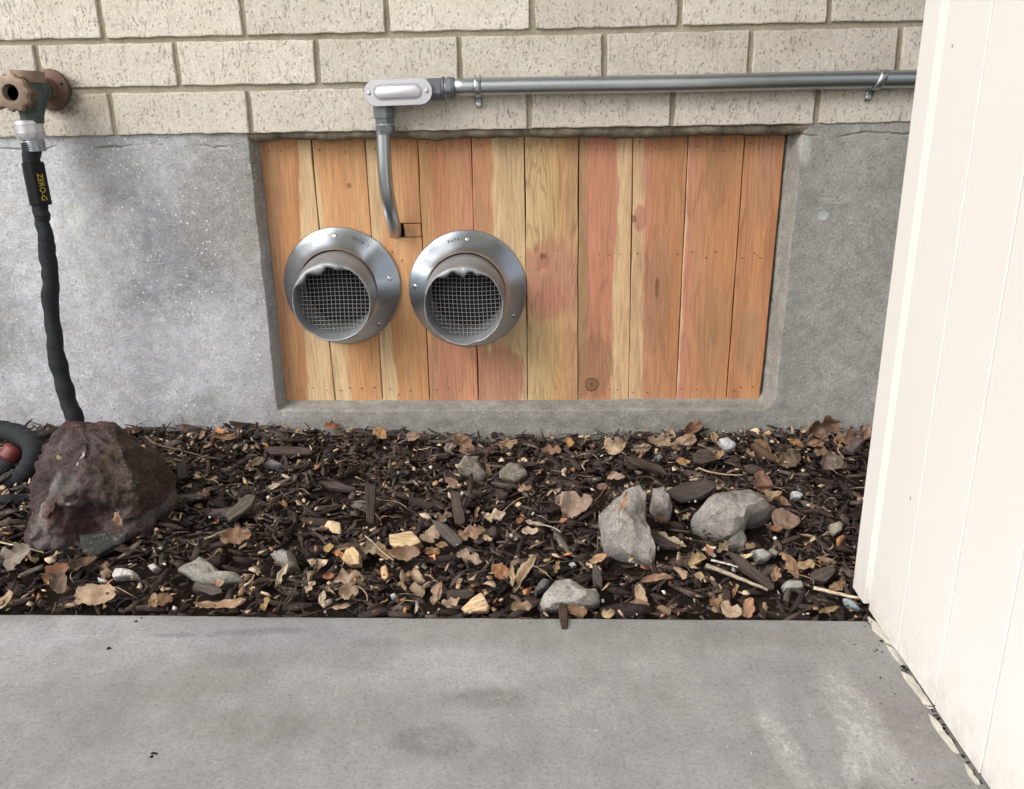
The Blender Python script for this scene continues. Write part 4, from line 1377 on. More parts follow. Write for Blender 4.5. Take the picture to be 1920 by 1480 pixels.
for i, pl in enumerate(([(1626, 1158), (1640, 1166), (1660, 1186), (1678, 1210), (1684, 1222), (1668, 1212), (1650, 1196), (1636, 1182)],
                        [(1664, 1212), (1682, 1224), (1696, 1236), (1704, 1250), (1692, 1252), (1676, 1236)],
                        [(1688, 1262), (1703, 1264), (1722, 1288), (1742, 1318), (1750, 1334), (1738, 1326), (1716, 1300)],
                        [(1742, 1340), (1756, 1352), (1778, 1384), (1796, 1414), (1784, 1408), (1762, 1380), (1746, 1358)],
                        [(1808, 1430), (1822, 1448), (1836, 1474), (1826, 1470), (1814, 1452)])):
    flat_piece([G(*p) for p in pl], ZS - .0005, .0032, mc.m, 'cement_piece', cem, i)
settle(cem)
# dark grit in the joint at the wall's foot
v, f = [], []
rg = random.Random(8)
def grit(x, y, z, s):
    b = len(v)
    a = rg.uniform(0, 6.28); e = rg.uniform(.5, 1.8)
    for k in range(5):
        t = a + k * 1.2566 + rg.uniform(-.3, .3); v.append((x + s * e * math.cos(t), y + s / e * math.sin(t), z))
    v.append((x, y, z + s * .7)); f.extend([(b + k, b + (k + 1) % 5, b + 5) for k in range(5)])
for i in range(150):
    y = -.47 - rg.random() ** 1.1 * .36
    x = WX - abs(rg.gauss(0, .0018)) + .001
    grit(x, y, ZS + .0004, rg.uniform(.0005, .0016))
for i in range(16):
    y = rg.uniform(-.8, -.53); grit(WX - rg.uniform(.005, .05), y, ZS + .0003, rg.uniform(.0004, .0012))
for (px, py) in ((1622, 1165), (1632, 1174), (1690, 1257), (1697, 1256), (1704, 1259), (1650, 1208), (1647, 1226), (1675, 1200), (1683, 1215), (1740, 1330), (1755, 1322), (1754, 1330)):
    p = G(px, py)
    for k in range(3): grit(p[0] + rg.gauss(0, .002), p[1] + rg.gauss(0, .002), ZS + .002, rg.uniform(.0008, .002))
for px, py in ((205, 1215), (260, 1163), (290, 1416), (1205, 1158)):
    p = G(px, py)
    for k in range(3): grit(p[0] + rg.gauss(0, .0015), p[1] + rg.gauss(0, .0015), ZS + .0003, rg.uniform(.0008, .002))
gt = part('grit', v, f, M_SOIL); tag(gt, kind='stuff', label='dark soil crumbs gathered in the joint at the foot of the white wall')

# ------------------------------------------------------------------ porch roof over the place (outside the picture, it shades from above)
rf = empty('porch_roof', (0, -1, 2.45))
tag(rf, 'white boarded porch roof above the bed and the pavement', 'roof')
M_ROOF = plain('roof_paint', (.6, .58, .55), .7, 0, .05, 4)
v, f = box(-.55, 3.5, -2.3, .10, 2.452, 2.50); part('ceiling_board', v, f, M_ROOF, rf)
v, f = box(-.60, -.552, -2.3, .10, 2.36, 2.56); part('edge_beam', v, f, M_ROOF, rf)
settle(rf)
# ------------------------------------------------------------------ the red stone
def red_stone():
    A = lambda px, py, y: tuple(at(px, py, 1, y))
    pts = [A(60, 1033, -.385), (A(58, 1000, -.40)), A(112, 1036, -.39), A(145, 1012, -.385), A(236, 1003, -.375), A(272, 1002, -.36), A(252, 900, -.375), A(228, 832, -.335), A(150, 800, -.325), A(120, 806, -.31),
           A(98, 838, -.30), A(72, 852, -.30), A(62, 880, -.32), A(50, 920, -.34), A(46, 960, -.37), A(192, 790, -.30), A(216, 793, -.28), A(122, 789, -.29), A(255, 826, -.265), A(288, 855, -.25), A(324, 912, -.24),
           A(346, 950, -.255), A(341, 974, -.275), A(296, 999, -.32), A(160, 880, -.385), A(110, 930, -.395)]
    pts += [(x, y, z) for x, y, z in [(A(130, 830, -.17)), A(205, 830, -.16), A(280, 890, -.18), A(80, 890, -.19)]]
    pts += [(.11, -.36, -.51), (.225, -.335, -.51), (.235, -.24, -.51), (.1, -.22, -.51)]
    bm = bmesh.new()
    vs_ = [bm.verts.new(p) for p in pts]
    r = bmesh.ops.convex_hull(bm, input=vs_)
    bmesh.ops.delete(bm, geom=[g for g in bm.verts if not g.link_faces], context='VERTS')
    bmesh.ops.recalc_face_normals(bm, faces=bm.faces)
    me = bpy.data.meshes.new('red_stone'); bm.to_mesh(me); bm.free()
    o = bpy.data.objects.new('red_stone', me); COL.objects.link(o)
    md = o.modifiers.new('r', 'REMESH'); md.mode = 'VOXEL'; md.voxel_size = .0019
    bpy.context.view_layer.update()
    me2 = bpy.data.meshes.new_from_object(o.evaluated_get(bpy.context.evaluated_depsgraph_get()))
    o.modifiers.clear(); o.data = me2
    n = len(me2.vertices)
    co = np.empty(n * 3, np.float32); me2.vertices.foreach_get('co', co); co = co.reshape(-1, 3).astype(float)
    no = np.empty(n * 3, np.float32); me2.vertices.foreach_get('normal', no); no = no.reshape(-1, 3).astype(float)
    d = fbm(co[:, 0] * 15, co[:, 1] * 15, co[:, 2] * 15, 3, 1) * .013
    rid = 1 - np.abs(fbm(co[:, 0] * 26, co[:, 1] * 26, co[:, 2] * 26, 3, 4)) * 2
    d += (rid - .6) * .006 + fbm(co[:, 0] * 70, co[:, 1] * 70, co[:, 2] * 70, 4, 8) * .006
    pit = np.clip(fbm(co[:, 0] * 110, co[:, 1] * 110, co[:, 2] * 110, 2, 12) - .35, 0, 1) * -.007
    d += pit + (np.abs(fbm(co[:, 0] * 45, co[:, 1] * 45, co[:, 2] * 45, 3, 51)) - .2) * -.010
    for (px, py, y, rad, dep) in ((176, 992, -.385, .030, .024), (150, 1004, -.39, .022, .014), (86, 905, -.36, .022, .008), (97, 838, -.31, .012, .008), (187, 795, -.30, .010, .010),
                                  (206, 850, -.365, .016, .008), (70, 978, -.40, .014, .006), (262, 890, -.33, .035, .004), (205, 975, -.385, .018, .006)):
        q = at(px, py, 1, y); dd = np.linalg.norm(co - q, axis=1)
        d -= dep * np.exp(-(dd / rad) ** 2 * 1.6)
    co += no * d[:, None]
    me2.vertices.foreach_set('co', co.astype(np.float32).ravel())
    me2.materials.clear(); me2.materials.append(M_ROCK)
    me2.polygons.foreach_set('use_smooth', [True] * len(me2.polygons)); me2.update()
    tag(o, 'large rough purple red stone standing on the mulch in front of the hose', 'stone')


red_stone()

# ------------------------------------------------------------------ pieces traced onto a leaning plane of their own
EXC = []      # places kept free of loose mulch: x, y, radius


class Lean:
    """a plane standing on the bed at a pixel, leaning back from the viewer; L = angle from the ground"""
    def __init__(s, px, py, L, lift=0.0):
        s.p = Vector(on_bed(px, py, lift)); L = math.radians(L)
        s.ex = Vector((1, 0, 0)); s.ey = Vector((0, math.cos(L), math.sin(L))); s.n = s.ex.cross(s.ey)

    def uv(s, px, py):
        q = Vector(F_ + R_ * (px - 960) / F_PX + D_ * (py - 740) / F_PX); c = Vector(CAM_POS)
        t = (s.p - c).dot(s.n) / q.dot(s.n)
        h = c + q * t - s.p
        return h.dot(s.ex), h.dot(s.ey)

    def w(s, u, v, h=0.0): return s.p + s.ex * u + s.ey * v + s.n * h


def z5(*l): return [(x / 3, 740 + y / 3) for x, y in l]
def z6(*l): return [(600 + x / 3.556, 780 + y / 3.556) for x, y in l]
def z7(*l): return [(1100 + x / 3.4286, 780 + y / 3.4286) for x, y in l]


def resample(P, n):
    P = [np.array(p, float) for p in P]; m = len(P)
    seg = [np.linalg.norm(P[(i + 1) % m] - P[i]) for i in range(m)]; T = sum(seg)
    out = []; i = 0; acc = 0
    for k in range(n):
        d = T * k / n
        while acc + seg[i] < d: acc += seg[i]; i += 1
        out.append(P[i] + (P[(i + 1) % m] - P[i]) * (d - acc) / seg[i])
    return out


def piece(name, poly, h, L, mat, color, label, cat, group=None, seed=1, rough=.18, edge=.22, lift=.0, n=34, flat=False, kind=None):
    low = max(poly, key=lambda q: q[1]); cxp = sum(q[0] for q in poly) / len(poly)
    P = Lean(cxp, low[1], L, lift)
    uv = resample([P.uv(*q) for q in poly], n)
    c = np.mean(uv, axis=0)
    size = max(np.linalg.norm(q - c) for q in uv)
    v, f = [], []
    ks = ((1.0, -1.6), (1.03, -.6), (1.0, .1), (.95, .45), (1 - edge, .78), (.62, .95), (.36, 1.0), (.14, 1.02)) if not flat else ((.96, -.8), (1, -.2), (1.0, .55), (.94, .95), (.75, 1), (.5, 1), (.25, 1))
    for s, hh in ks:
        for q in uv:
            d = c + (q - c) * s
            nz = noise.noise(Vector((d[0] * 40, d[1] * 40, seed * 2.7))) + .5 * noise.noise(Vector((d[0] * 95, d[1] * 95, seed * 1.7)))
            ns = noise.noise(Vector((d[0] * 60, d[1] * 60, seed * 5.1 + hh)))
            dd = d + (q - c) / max(1e-6, np.linalg.norm(q - c)) * ns * size * .10
            v.append(P.w(dd[0], dd[1], h * (hh + nz * rough * 3.0 * (1 if hh > 0 else 0))))
    v.append(P.w(c[0], c[1], h * 1.02 if not flat else h))
    m = len(ks)
    for a in range(m - 1):
        for k in range(n): f.append((a * n + k, a * n + (k + 1) % n, (a + 1) * n + (k + 1) % n, (a + 1) * n + k))
    for k in range(n): f.append(((m - 1) * n + k, (m - 1) * n + (k + 1) % n, m * n))
    f.append(tuple(range(n))[::-1])
    ctr = P.w(c[0], c[1], 0)
    ang = 0
    if mat is M_WOOD or cat == 'bark chip':
        U = np.array(uv) - c; w_, V_ = np.linalg.eigh(U.T @ U); ang = math.atan2(V_[1, 1], V_[0, 1])
    rot = Matrix((P.ex * math.cos(ang) + P.ey * math.sin(ang), -P.ex * math.sin(ang) + P.ey * math.cos(ang), P.n)).transposed()
    inv = rot.inverted()
    me = mesh(name, [inv @ (Vector(q) - ctr) for q in v], f, mat, True); fix_normals(me)
    if flat: me.set_sharp_from_angle(angle=.8)
    else: me.set_sharp_from_angle(angle=.9)
    o = link(name, me); o.matrix_world = Matrix.Translation(ctr) @ rot.to_4x4()
    o.color = (*color, 1)
    tag(o, label, cat, group)
    EXC.append((ctr.x, ctr.y, size * .8))
    return o


GR = (.38, .355, .33); GR2 = (.42, .40, .37); WHT = (.62, .62, .60)
ST = [
    ('stone', z7((340, 465), (380, 520), (375, 640), (400, 760), (440, 870), (425, 950), (330, 930), (200, 880), (130, 840), (100, 740), (90, 620), (150, 570), (240, 490)), .022, 38, GR, 'large grey upright stone in the mulch with an orange leaf lying on it'),
    ('stone', z7((430, 480), (500, 458), (530, 510), (548, 600), (530, 670), (450, 640), (418, 560)), .015, 38, GR, 'small oblong grey stone between the two large grey stones'),
    ('stone', z7((690, 640), (760, 590), (850, 510), (960, 480), (1060, 490), (1200, 560), (1220, 590), (1120, 640), (1050, 650), (1020, 720), (1000, 760), (900, 790), (800, 760), (700, 700)), .022, 34, GR, 'broad bent grey stone nearest the white wall with a tan side'),
    ('stone', z7((910, 800), (1000, 735), (1030, 800), (1010, 860), (930, 850)), .008, 35, (.2, .195, .18), 'small flat grey stone leaning below the broad bent grey stone'),
    ('stone', z6((1490, 1200), (1560, 1105), (1660, 1105), (1740, 1160), (1850, 1170), (1865, 1240), (1820, 1275), (1620, 1290), (1480, 1300), (1455, 1260)), .016, 45, GR2, 'pale grey lumpy stone at the pavement edge behind the dark chip'),
    ('stone', z6((920, 340), (970, 280), (1050, 288), (1110, 390), (1085, 430), (1000, 400), (920, 370)), .014, 42, (.27, .235, .19), 'tan grey stone half buried near the foundation, left one of a pair'),
    ('stone', z6((1195, 370), (1270, 318), (1345, 340), (1385, 400), (1300, 440), (1200, 412)), .010, 38, (.26, .23, .18), 'crumbly tan stone half buried near the foundation, right one of a pair'),
    ('stone', z5((1000, 985), (1080, 960), (1120, 918), (1200, 955), (1250, 1010), (1340, 1005), (1372, 1050), (1200, 1082), (1110, 1045)), .010, 38, (.36, .35, .30), 'pale greenish ragged stone low in the mulch right of the white chips'),
    ('stone', z5((1525, 905), (1590, 868), (1640, 885), (1668, 970), (1625, 992), (1560, 950)), .012, 45, (.34, .32, .29), 'pale angular stone with a curled spotted husk leaning on it'),
    ('pottery_chip', z5((632, 1020), (655, 982), (755, 995), (768, 1025), (640, 1040)), .007, 40, (.78, .77, .75), 'white squared chip below the red stone'),
    ('pottery_chip', z5((550, 1030), (600, 1042), (604, 1062), (560, 1060)), .004, 40, (.76, .75, .74), 'thin white chip just left of the white squared chip'),
    ('gravel_stone', z7((855, 150), (900, 138), (962, 180), (950, 218), (900, 226), (865, 190)), .007, 48, (.60, .62, .63), 'bright white gravel stone among leaves at the foundation'),
    ('gravel_stone', z7((1315, 492), (1350, 488), (1392, 512), (1372, 536), (1318, 532)), .005, 40, (.62, .62, .62), 'white flat gravel stone right of the cream leaf by the bent stone'),
    ('gravel_stone', z7((1060, 872), (1130, 858), (1190, 900), (1160, 935), (1105, 930)), .007, 40, (.40, .39, .37), 'speckled light grey gravel stone under the broad bent stone'),
    ('gravel_stone', z7((1262, 1085), (1290, 1058), (1385, 1065), (1392, 1108), (1275, 1118)), .006, 40, (.46, .45, .43), 'glassy grey gravel stone below the large oval orange leaf'),
    ('gravel_stone', z7((-15, 1120), (60, 1115), (85, 1165), (60, 1210), (-10, 1205)), .009, 45, (.36, .34, .29), 'rounded mossy grey pebble right of the lumpy pavement edge stone'),
    ('gravel_stone', z7((1655, 1172), (1715, 1195), (1762, 1250), (1700, 1238), (1662, 1200)), .004, 40, (.40, .47, .50), 'pale bluish shard in the corner by the white wall'),
    ('gravel_stone', z7((1565, 700), (1600, 685), (1645, 695), (1640, 742), (1592, 762)), .006, 40, (.40, .37, .28), 'yellowish pebble close to the white wall'),
    ('gravel_stone', z5((835, 968), (870, 952), (895, 975), (865, 1000)), .005, 45, (.66, .65, .62), 'small round white pebble right of the white squared chip'),
    ('gravel_stone', z6((465, 1195), (500, 1180), (520, 1215), (485, 1232)), .005, 45, (.5, .52, .52), 'small pale blue grey pebble near the pavement edge'),
    ('gravel_stone', z6((1660, 985), (1690, 975), (1712, 1000), (1680, 1012)), .004, 45, (.66, .65, .63), 'small white pebble above the pale grey lumpy stone'),
    ('gravel_stone', z7((1165, 865), (1195, 850), (1232, 880), (1220, 903), (1190, 898)), .005, 45, (.45, .42, .33), 'pale yellow pebble touching the speckled light grey gravel stone'),
    ('gravel_stone', z7((435, 262), (468, 248), (495, 270), (470, 292)), .004, 45, (.22, .23, .26), 'small blue grey pebble below the pinkish leaf at the foundation'),
    ('gravel_stone', z5((1480, 395), (1530, 370), (1600, 400), (1570, 415)), .006, 35, (.24, .24, .24), 'long grey pebble in the mulch right of the red stone'),
    ('gravel_stone', z6((1430, 1160), (1490, 1088), (1530, 1100), (1520, 1140), (1440, 1190)), .008, 42, (.12, .115, .12), 'dark grey pebble leaning on the pale grey lumpy stone'),
    ('gravel_stone', z6((935, 512), (952, 502), (970, 516), (945, 540)), .003, 50, (.7, .72, .72), 'tiny bright white pebble beside the upright bark chip'),
    ('flat_stone', [(150, 1004), (238, 1000), (230, 1018), (176, 1045), (158, 1038)], .004, 40, (.05, .052, .047), 'thin dark slate flake under the front of the red stone'),
]
for i, (nm_, pl, h, L, c, lb) in enumerate(ST):
    piece(nm_, pl, h, L, M_STONE, c, lb, 'stone' if 'chip' not in nm_ else 'chip', seed=i + 3, lift=.0, rough=.2 if h > .009 else .1, edge=.3 if h > .009 else .15, n=40 if h > .009 else 18)
WD = [
    (z6((468, 808), (560, 790), (625, 778), (692, 862), (600, 905), (530, 912), (482, 872)), .014, (.58, .44, .27), 'pale ridged wood block lying among leaves in the middle of the mulch'),
    (z6((158, 972), (190, 905), (232, 878), (278, 930), (272, 1005), (215, 1010)), .012, (.66, .47, .28), 'pale rounded wood chunk left of the ridged wood block'),
    (z6((948, 1290), (1010, 1230), (1080, 1188), (1132, 1270), (1120, 1312), (970, 1324)), .012, (.62, .46, .29), 'pale wedge of split wood at the pavement edge'),
]
for i, (pl, h, c, lb) in enumerate(WD):
    piece('wood_chunk', pl, h, 48, M_WOOD, c, lb, 'wood chunk', seed=60 + i, flat=True, rough=.08)
DK = (.065, .047, .043)
BK = [
    (z7((520, 485), (620, 440), (800, 425), (835, 468), (720, 540), (600, 562), (540, 530)), .006, 30, (.085, .068, .066), 'broad flat dark bark chip between the grey stones'),
    (z6((872, 515), (930, 505), (968, 700), (962, 735), (900, 725)), .006, 45, (.085, .062, .053), 'upright brown bark chip in the middle of the mulch'),
    (z6((745, 700), (850, 735), (955, 850), (900, 885), (800, 795)), .005, 35, (.105, .09, .088), 'grey brown bark strip slanting down below the upright bark chip'),
    (z5((1260, 690), (1395, 560), (1445, 570), (1420, 635), (1300, 722)), .006, 42, (.11, .095, .082), 'thick grey brown bark chip right of the red stone'),
    (z7((340, 745), (420, 755), (600, 838), (605, 865), (480, 850), (380, 790)), .005, 35, (.075, .055, .05), 'pointed dark bark stick lying against the large upright stone'),
    (z6((845, 1172), (1010, 1158), (1042, 1190), (1000, 1232), (850, 1225)), .006, 40, (.07, .052, .046), 'short thick dark bark stick behind the pale wood wedge'),
    (z7((900, 872), (985, 900), (1215, 1110), (1180, 1128), (1000, 985)), .005, 35, (.09, .07, .062), 'long dark bark strip right of the pale bare stick'),
    (z5((995, 400), (1050, 375), (1056, 470), (1010, 485)), .006, 50, (.07, .062, .06), 'small dark upright bark chip right of the red stone top'),
    (z6((300, 450), (372, 470), (362, 722), (312, 722)), .006, 40, (.055, .04, .036), 'long dark upright bark chip left of centre in the mulch'),
    (z6((0, 440), (110, 445), (250, 490), (230, 512), (60, 490)), .005, 35, (.085, .062, .058), 'brown bark strip at the tail of the curved pale rootlet'),
    (z7((1440, 1010), (1580, 965), (1590, 1010), (1530, 1085), (1440, 1060)), .008, 38, (.09, .075, .062), 'chunky brown bark piece beside the large oval orange leaf'),
    (z7((680, 250), (720, 215), (800, 240), (830, 300), (730, 322), (685, 300)), .009, 45, (.085, .065, .052), 'rounded brown bark lump below the white gravel stone'),
    (z7((240, 270), (330, 275), (470, 330), (520, 385), (420, 355), (290, 315)), .005, 38, (.075, .055, .048), 'long brown bark strip below the leaves at the foundation'),
    (z7((35, 960), (60, 955), (100, 1050), (100, 1120), (50, 1080)), .005, 45, (.085, .07, .07), 'short dark bark chip above the rounded mossy pebble'),
    (z6((1815, 1040), (1835, 995), (1870, 1040), (1880, 1130), (1825, 1150)), .005, 50, (.09, .075, .078), 'pointed upright dark bark chip above the pale lumpy stone'),
    (z5((1480, 300), (1700, 300), (1760, 320), (1750, 345), (1530, 345)), .006, 40, (.085, .06, .058), 'long level purple brown bark chip below the foundation left of centre'),
    (z5((1100, 1060), (1240, 1090), (1260, 1120), (1200, 1135), (1090, 1095)), .005, 40, (.11, .09, .085), 'wide bark chip below the pale ragged stone'),
    (z7((1050, 190), (1090, 170), (1240, 285), (1225, 305), (1120, 260)), .005, 45, (.12, .075, .05), 'curved brown bark strip among leaves near the foundation on the right'),
]
for i, (pl, h, L, c, lb) in enumerate(BK):
    piece('bark_chip', pl, h * .8, L, M_WOOD, c, lb, 'bark chip', seed=90 + i, flat=True, rough=.14, lift=.001)
# a chip hanging over the pavement edge
P0 = at(1056, 1148, 2, ZS + .004)
v = []
for k, (x, y, z, w) in enumerate(((0, .022, .003, .0035), (0, .004, .006, .0048), (.0005, -.006, .004, .0045), (.001, -.022, .002, .003))):
    X_, Y_ = P0[0] + x, YE + y
    v += [(X_ - w, Y_, ZS + z - .002), (X_ + w, Y_, ZS + z - .003), (X_ + w * .7, Y_, ZS + z + .001), (X_ - w * .8, Y_, ZS + z + .0015)]
f = [(j * 4 + i, j * 4 + (i + 1) % 4, (j + 1) * 4 + (i + 1) % 4, (j + 1) * 4 + i) for j in range(3) for i in range(4)] + [(3, 2, 1, 0), (12, 13, 14, 15)]
o = part('bark_chip', v, f, M_WOOD); fix_normals(o.data); o.color = (.075, .05, .038, 1)
tag(o, 'small dark bark chip sticking out over the pavement edge', 'bark chip')

# ------------------------------------------------------------------ twigs
def twig(pts, r0, r1, color, label, L=30, n=22, lift=.006, name='twig'):
    pw = []
    for px, py in pts: pw.append(on_bed(px, py, lift))
    P = spline(pw, n)
    P = [np.array(p) + np.array([0, 0, .0006 * noise.noise(Vector((i * .4, px, 1)))]) for i, p in enumerate(P)]
    v, f = tube(P, list(np.linspace(r0, r1, n)), 7, mod=lambda i, t: 1 + .12 * math.sin(3 * t + i * .4))
    o = part(name, v, f, M_WOOD, None, True); o.color = (*color, 1)
    tag(o, label, 'twig'); return o


twig(z7((770, 962), (900, 1010), (1020, 1060), (1165, 1118)), .0028, .0016, (.42, .36, .28), 'long pale bare stick slanting down below the bent grey stone', lift=.010)
twig(z7((1460, 1105), (1560, 1130), (1680, 1158), (1782, 1176)), .0022, .0014, (.60, .50, .38), 'pale straight stick pointing at the foot of the white wall', lift=.010)
twig(z7((718, 335), (800, 362), (900, 378), (1005, 380)), .0013, .0009, (.50, .40, .28), 'thin pale straw lying above the broad bent stone', lift=.012)
twig(z6((240, 503), (320, 520), (400, 560), (500, 568), (580, 612)), .0008, .0005, (.33, .28, .26), 'thin curved greyish rootlet left of the middle', lift=.012)
twig(z6((300, 800), (360, 850), (420, 910), (490, 962)), .0010, .0007, (.46, .40, .28), 'thin pale stem crossing the leaves left of the ridged wood block', lift=.016)
twig(z5((-10, 828), (80, 848), (160, 865), (245, 890)), .0011, .0009, (.56, .47, .30), 'thin straw colored stem at the left picture edge', lift=.010)
twig(z5((820, 235), (880, 280), (1000, 310), (1160, 350), (1250, 365)), .0022, .0010, (.14, .10, .085), 'brown bent twig behind the red stone top', lift=.008)
twig(z7((800, 928), (880, 945), (950, 965), (1015, 988)), .0014, .0009, (.62, .60, .57), 'torn whitish strip just above the long pale stick', lift=.012)
twig(z6((1445, 722), (1500, 730), (1560, 748), (1605, 775)), .0009, .0006, (.48, .46, .42), 'short whitish wavy fibre below the large round leaf', lift=.012)
twig(z5((1150, 815), (1210, 790), (1280, 760)), .0013, .0010, (.50, .42, .30), 'short pale stem right of the red stone foot', lift=.010)
twig(z6((1220, 640), (1270, 590), (1320, 555), (1370, 540)), .0008, .0006, (.42, .30, .18), 'thin arched leaf stem beside the cream lobed leaf', lift=.018)
twig(z6((100, 1160), (180, 1135), (260, 1140), (310, 1190), (315, 1235)), .0008, .0006, (.40, .30, .22), 'thin hooked stem over the lobed tan leaf', lift=.012)
twig(z5((1600, 565), (1690, 530), (1740, 560)), .0009, .0006, (.20, .17, .16), 'thin bent grey twig above the dark upright bark chip', lift=.012)
twig(z7((30, 560), (80, 520), (125, 450)), .0008, .0006, (.26, .17, .11), 'thin brown stem rising left of the large upright stone', lift=.018)
twig(z7((1290, 1000), (1440, 1045), (1460, 1080)), .0008, .0005, (.30, .2, .13), 'thin brown stem under the large oval orange leaf', lift=.008)
twig(z7((1220, 455), (1100, 455), (1340, 465)), .0016, .0009, (.11, .075, .06), 'dark level twig behind the bent grey stone', lift=.006)
twig(z7((820, 440), (920, 470), (1010, 468)), .0012, .0008, (.13, .10, .085), 'thin grey twig over the broad flat bark chip', lift=.012)
for i, (a, b, y0) in enumerate((((341, 783), (341, 832), -.03), ((1494, 830), (1519, 792), -.02))):
    p, q = at(*a, 1, y0), at(*b, 1, y0 - .015)
    v, f = tube(spline([p, (np.array(p) + q) / 2 + np.array([.002, 0, 0]), q], 10), [.0008] * 10, 6)
    o = part('twig', v, f, M_WOOD); o.color = (.20, .17, .14, 1) if i == 0 else (.5, .4, .25, 1)
    tag(o, ('hair thin upright stem before the foundation right of the red stone', 'thin pale stem before the large brown oak leaf at the foundation')[i], 'twig')


# ------------------------------------------------------------------ leaves
def leaf_mesh(kind, length, seed, curl=.25, fold=.2):
    rnd = random.Random(seed); nl, nw = 23, 9
    def half(t, side):
        e = max(0.0, math.sin(math.pi * t))
        bite = 1 - .55 * max(0, noise.noise(Vector((t * 3.7 + side, side * 4.0, seed * 2.3))) - .12) * 2
        if kind == 'oval': return .24 * e ** (.9 - .25 * (t < .5)) * (1 + .18 * side * math.sin(seed)) * bite
        if kind == 'slim': return .13 * e ** .8 * (1 + .2 * side * math.sin(seed)) * bite
        if kind == 'round': return (.37 + .05 * math.sin(seed * 3)) * max(0, math.sin(math.pi * t ** (.75 + .2 * math.sin(seed * 5)))) ** .62 * (1 + .14 * side * math.sin(seed * 7)) * bite * (1 + .10 * noise.noise(Vector((t * 9, side * 2, seed))))
        if kind == 'oak': return .30 * e ** .6 * (.74 + .30 * math.cos(2 * math.pi * (2.4 * t + .15 * side + seed * .13)) + .22 * noise.noise(Vector((t * 11, side * 3, seed))))
        return .33 * e ** .35 * (.75 + .45 * noise.noise(Vector((t * 4.5, side * 3.0, seed * 1.9))))
    v, f = [], []
    cl = rnd.uniform(-.5, .8); side_ph = rnd.uniform(0, 3)
    for i in range(nl):
        t = .015 + .97 * i / (nl - 1)
        wl, wr = half(t, -1), half(t, 1)
        for k in range(nw):
            s = -1 + 2 * k / (nw - 1)
            w = (wl if s < 0 else wr) * length
            jit = (1 + .13 * noise.noise(Vector((t * 19, s * 3, seed)))) if abs(s) > .9 else 1
            x = (t - .5) * length; y = s * w * jit + .03 * length * math.sin(t * 3 + seed)
            z = curl * length * ((t - .5) ** 2 * rnd.choice((1, 1)) * 1.3) + fold * abs(s) * w + cl * (abs(s) ** 3) * w * (.6 + .7 * math.sin(t * 5 + side_ph * s)) + .14 * length * noise.noise(Vector((t * 3.2, s * 1.4, seed * 3.3))) + .055 * length * noise.noise(Vector((t * 9, s * 4, seed)))
            v.append((x, y, z))
    for i in range(nl - 1):
        for k in range(nw - 1): f.append((i * nw + k, (i + 1) * nw + k, (i + 1) * nw + k + 1, i * nw + k + 1))
    me = mesh('leaf', v, f, M_LEAF, True)
    return me


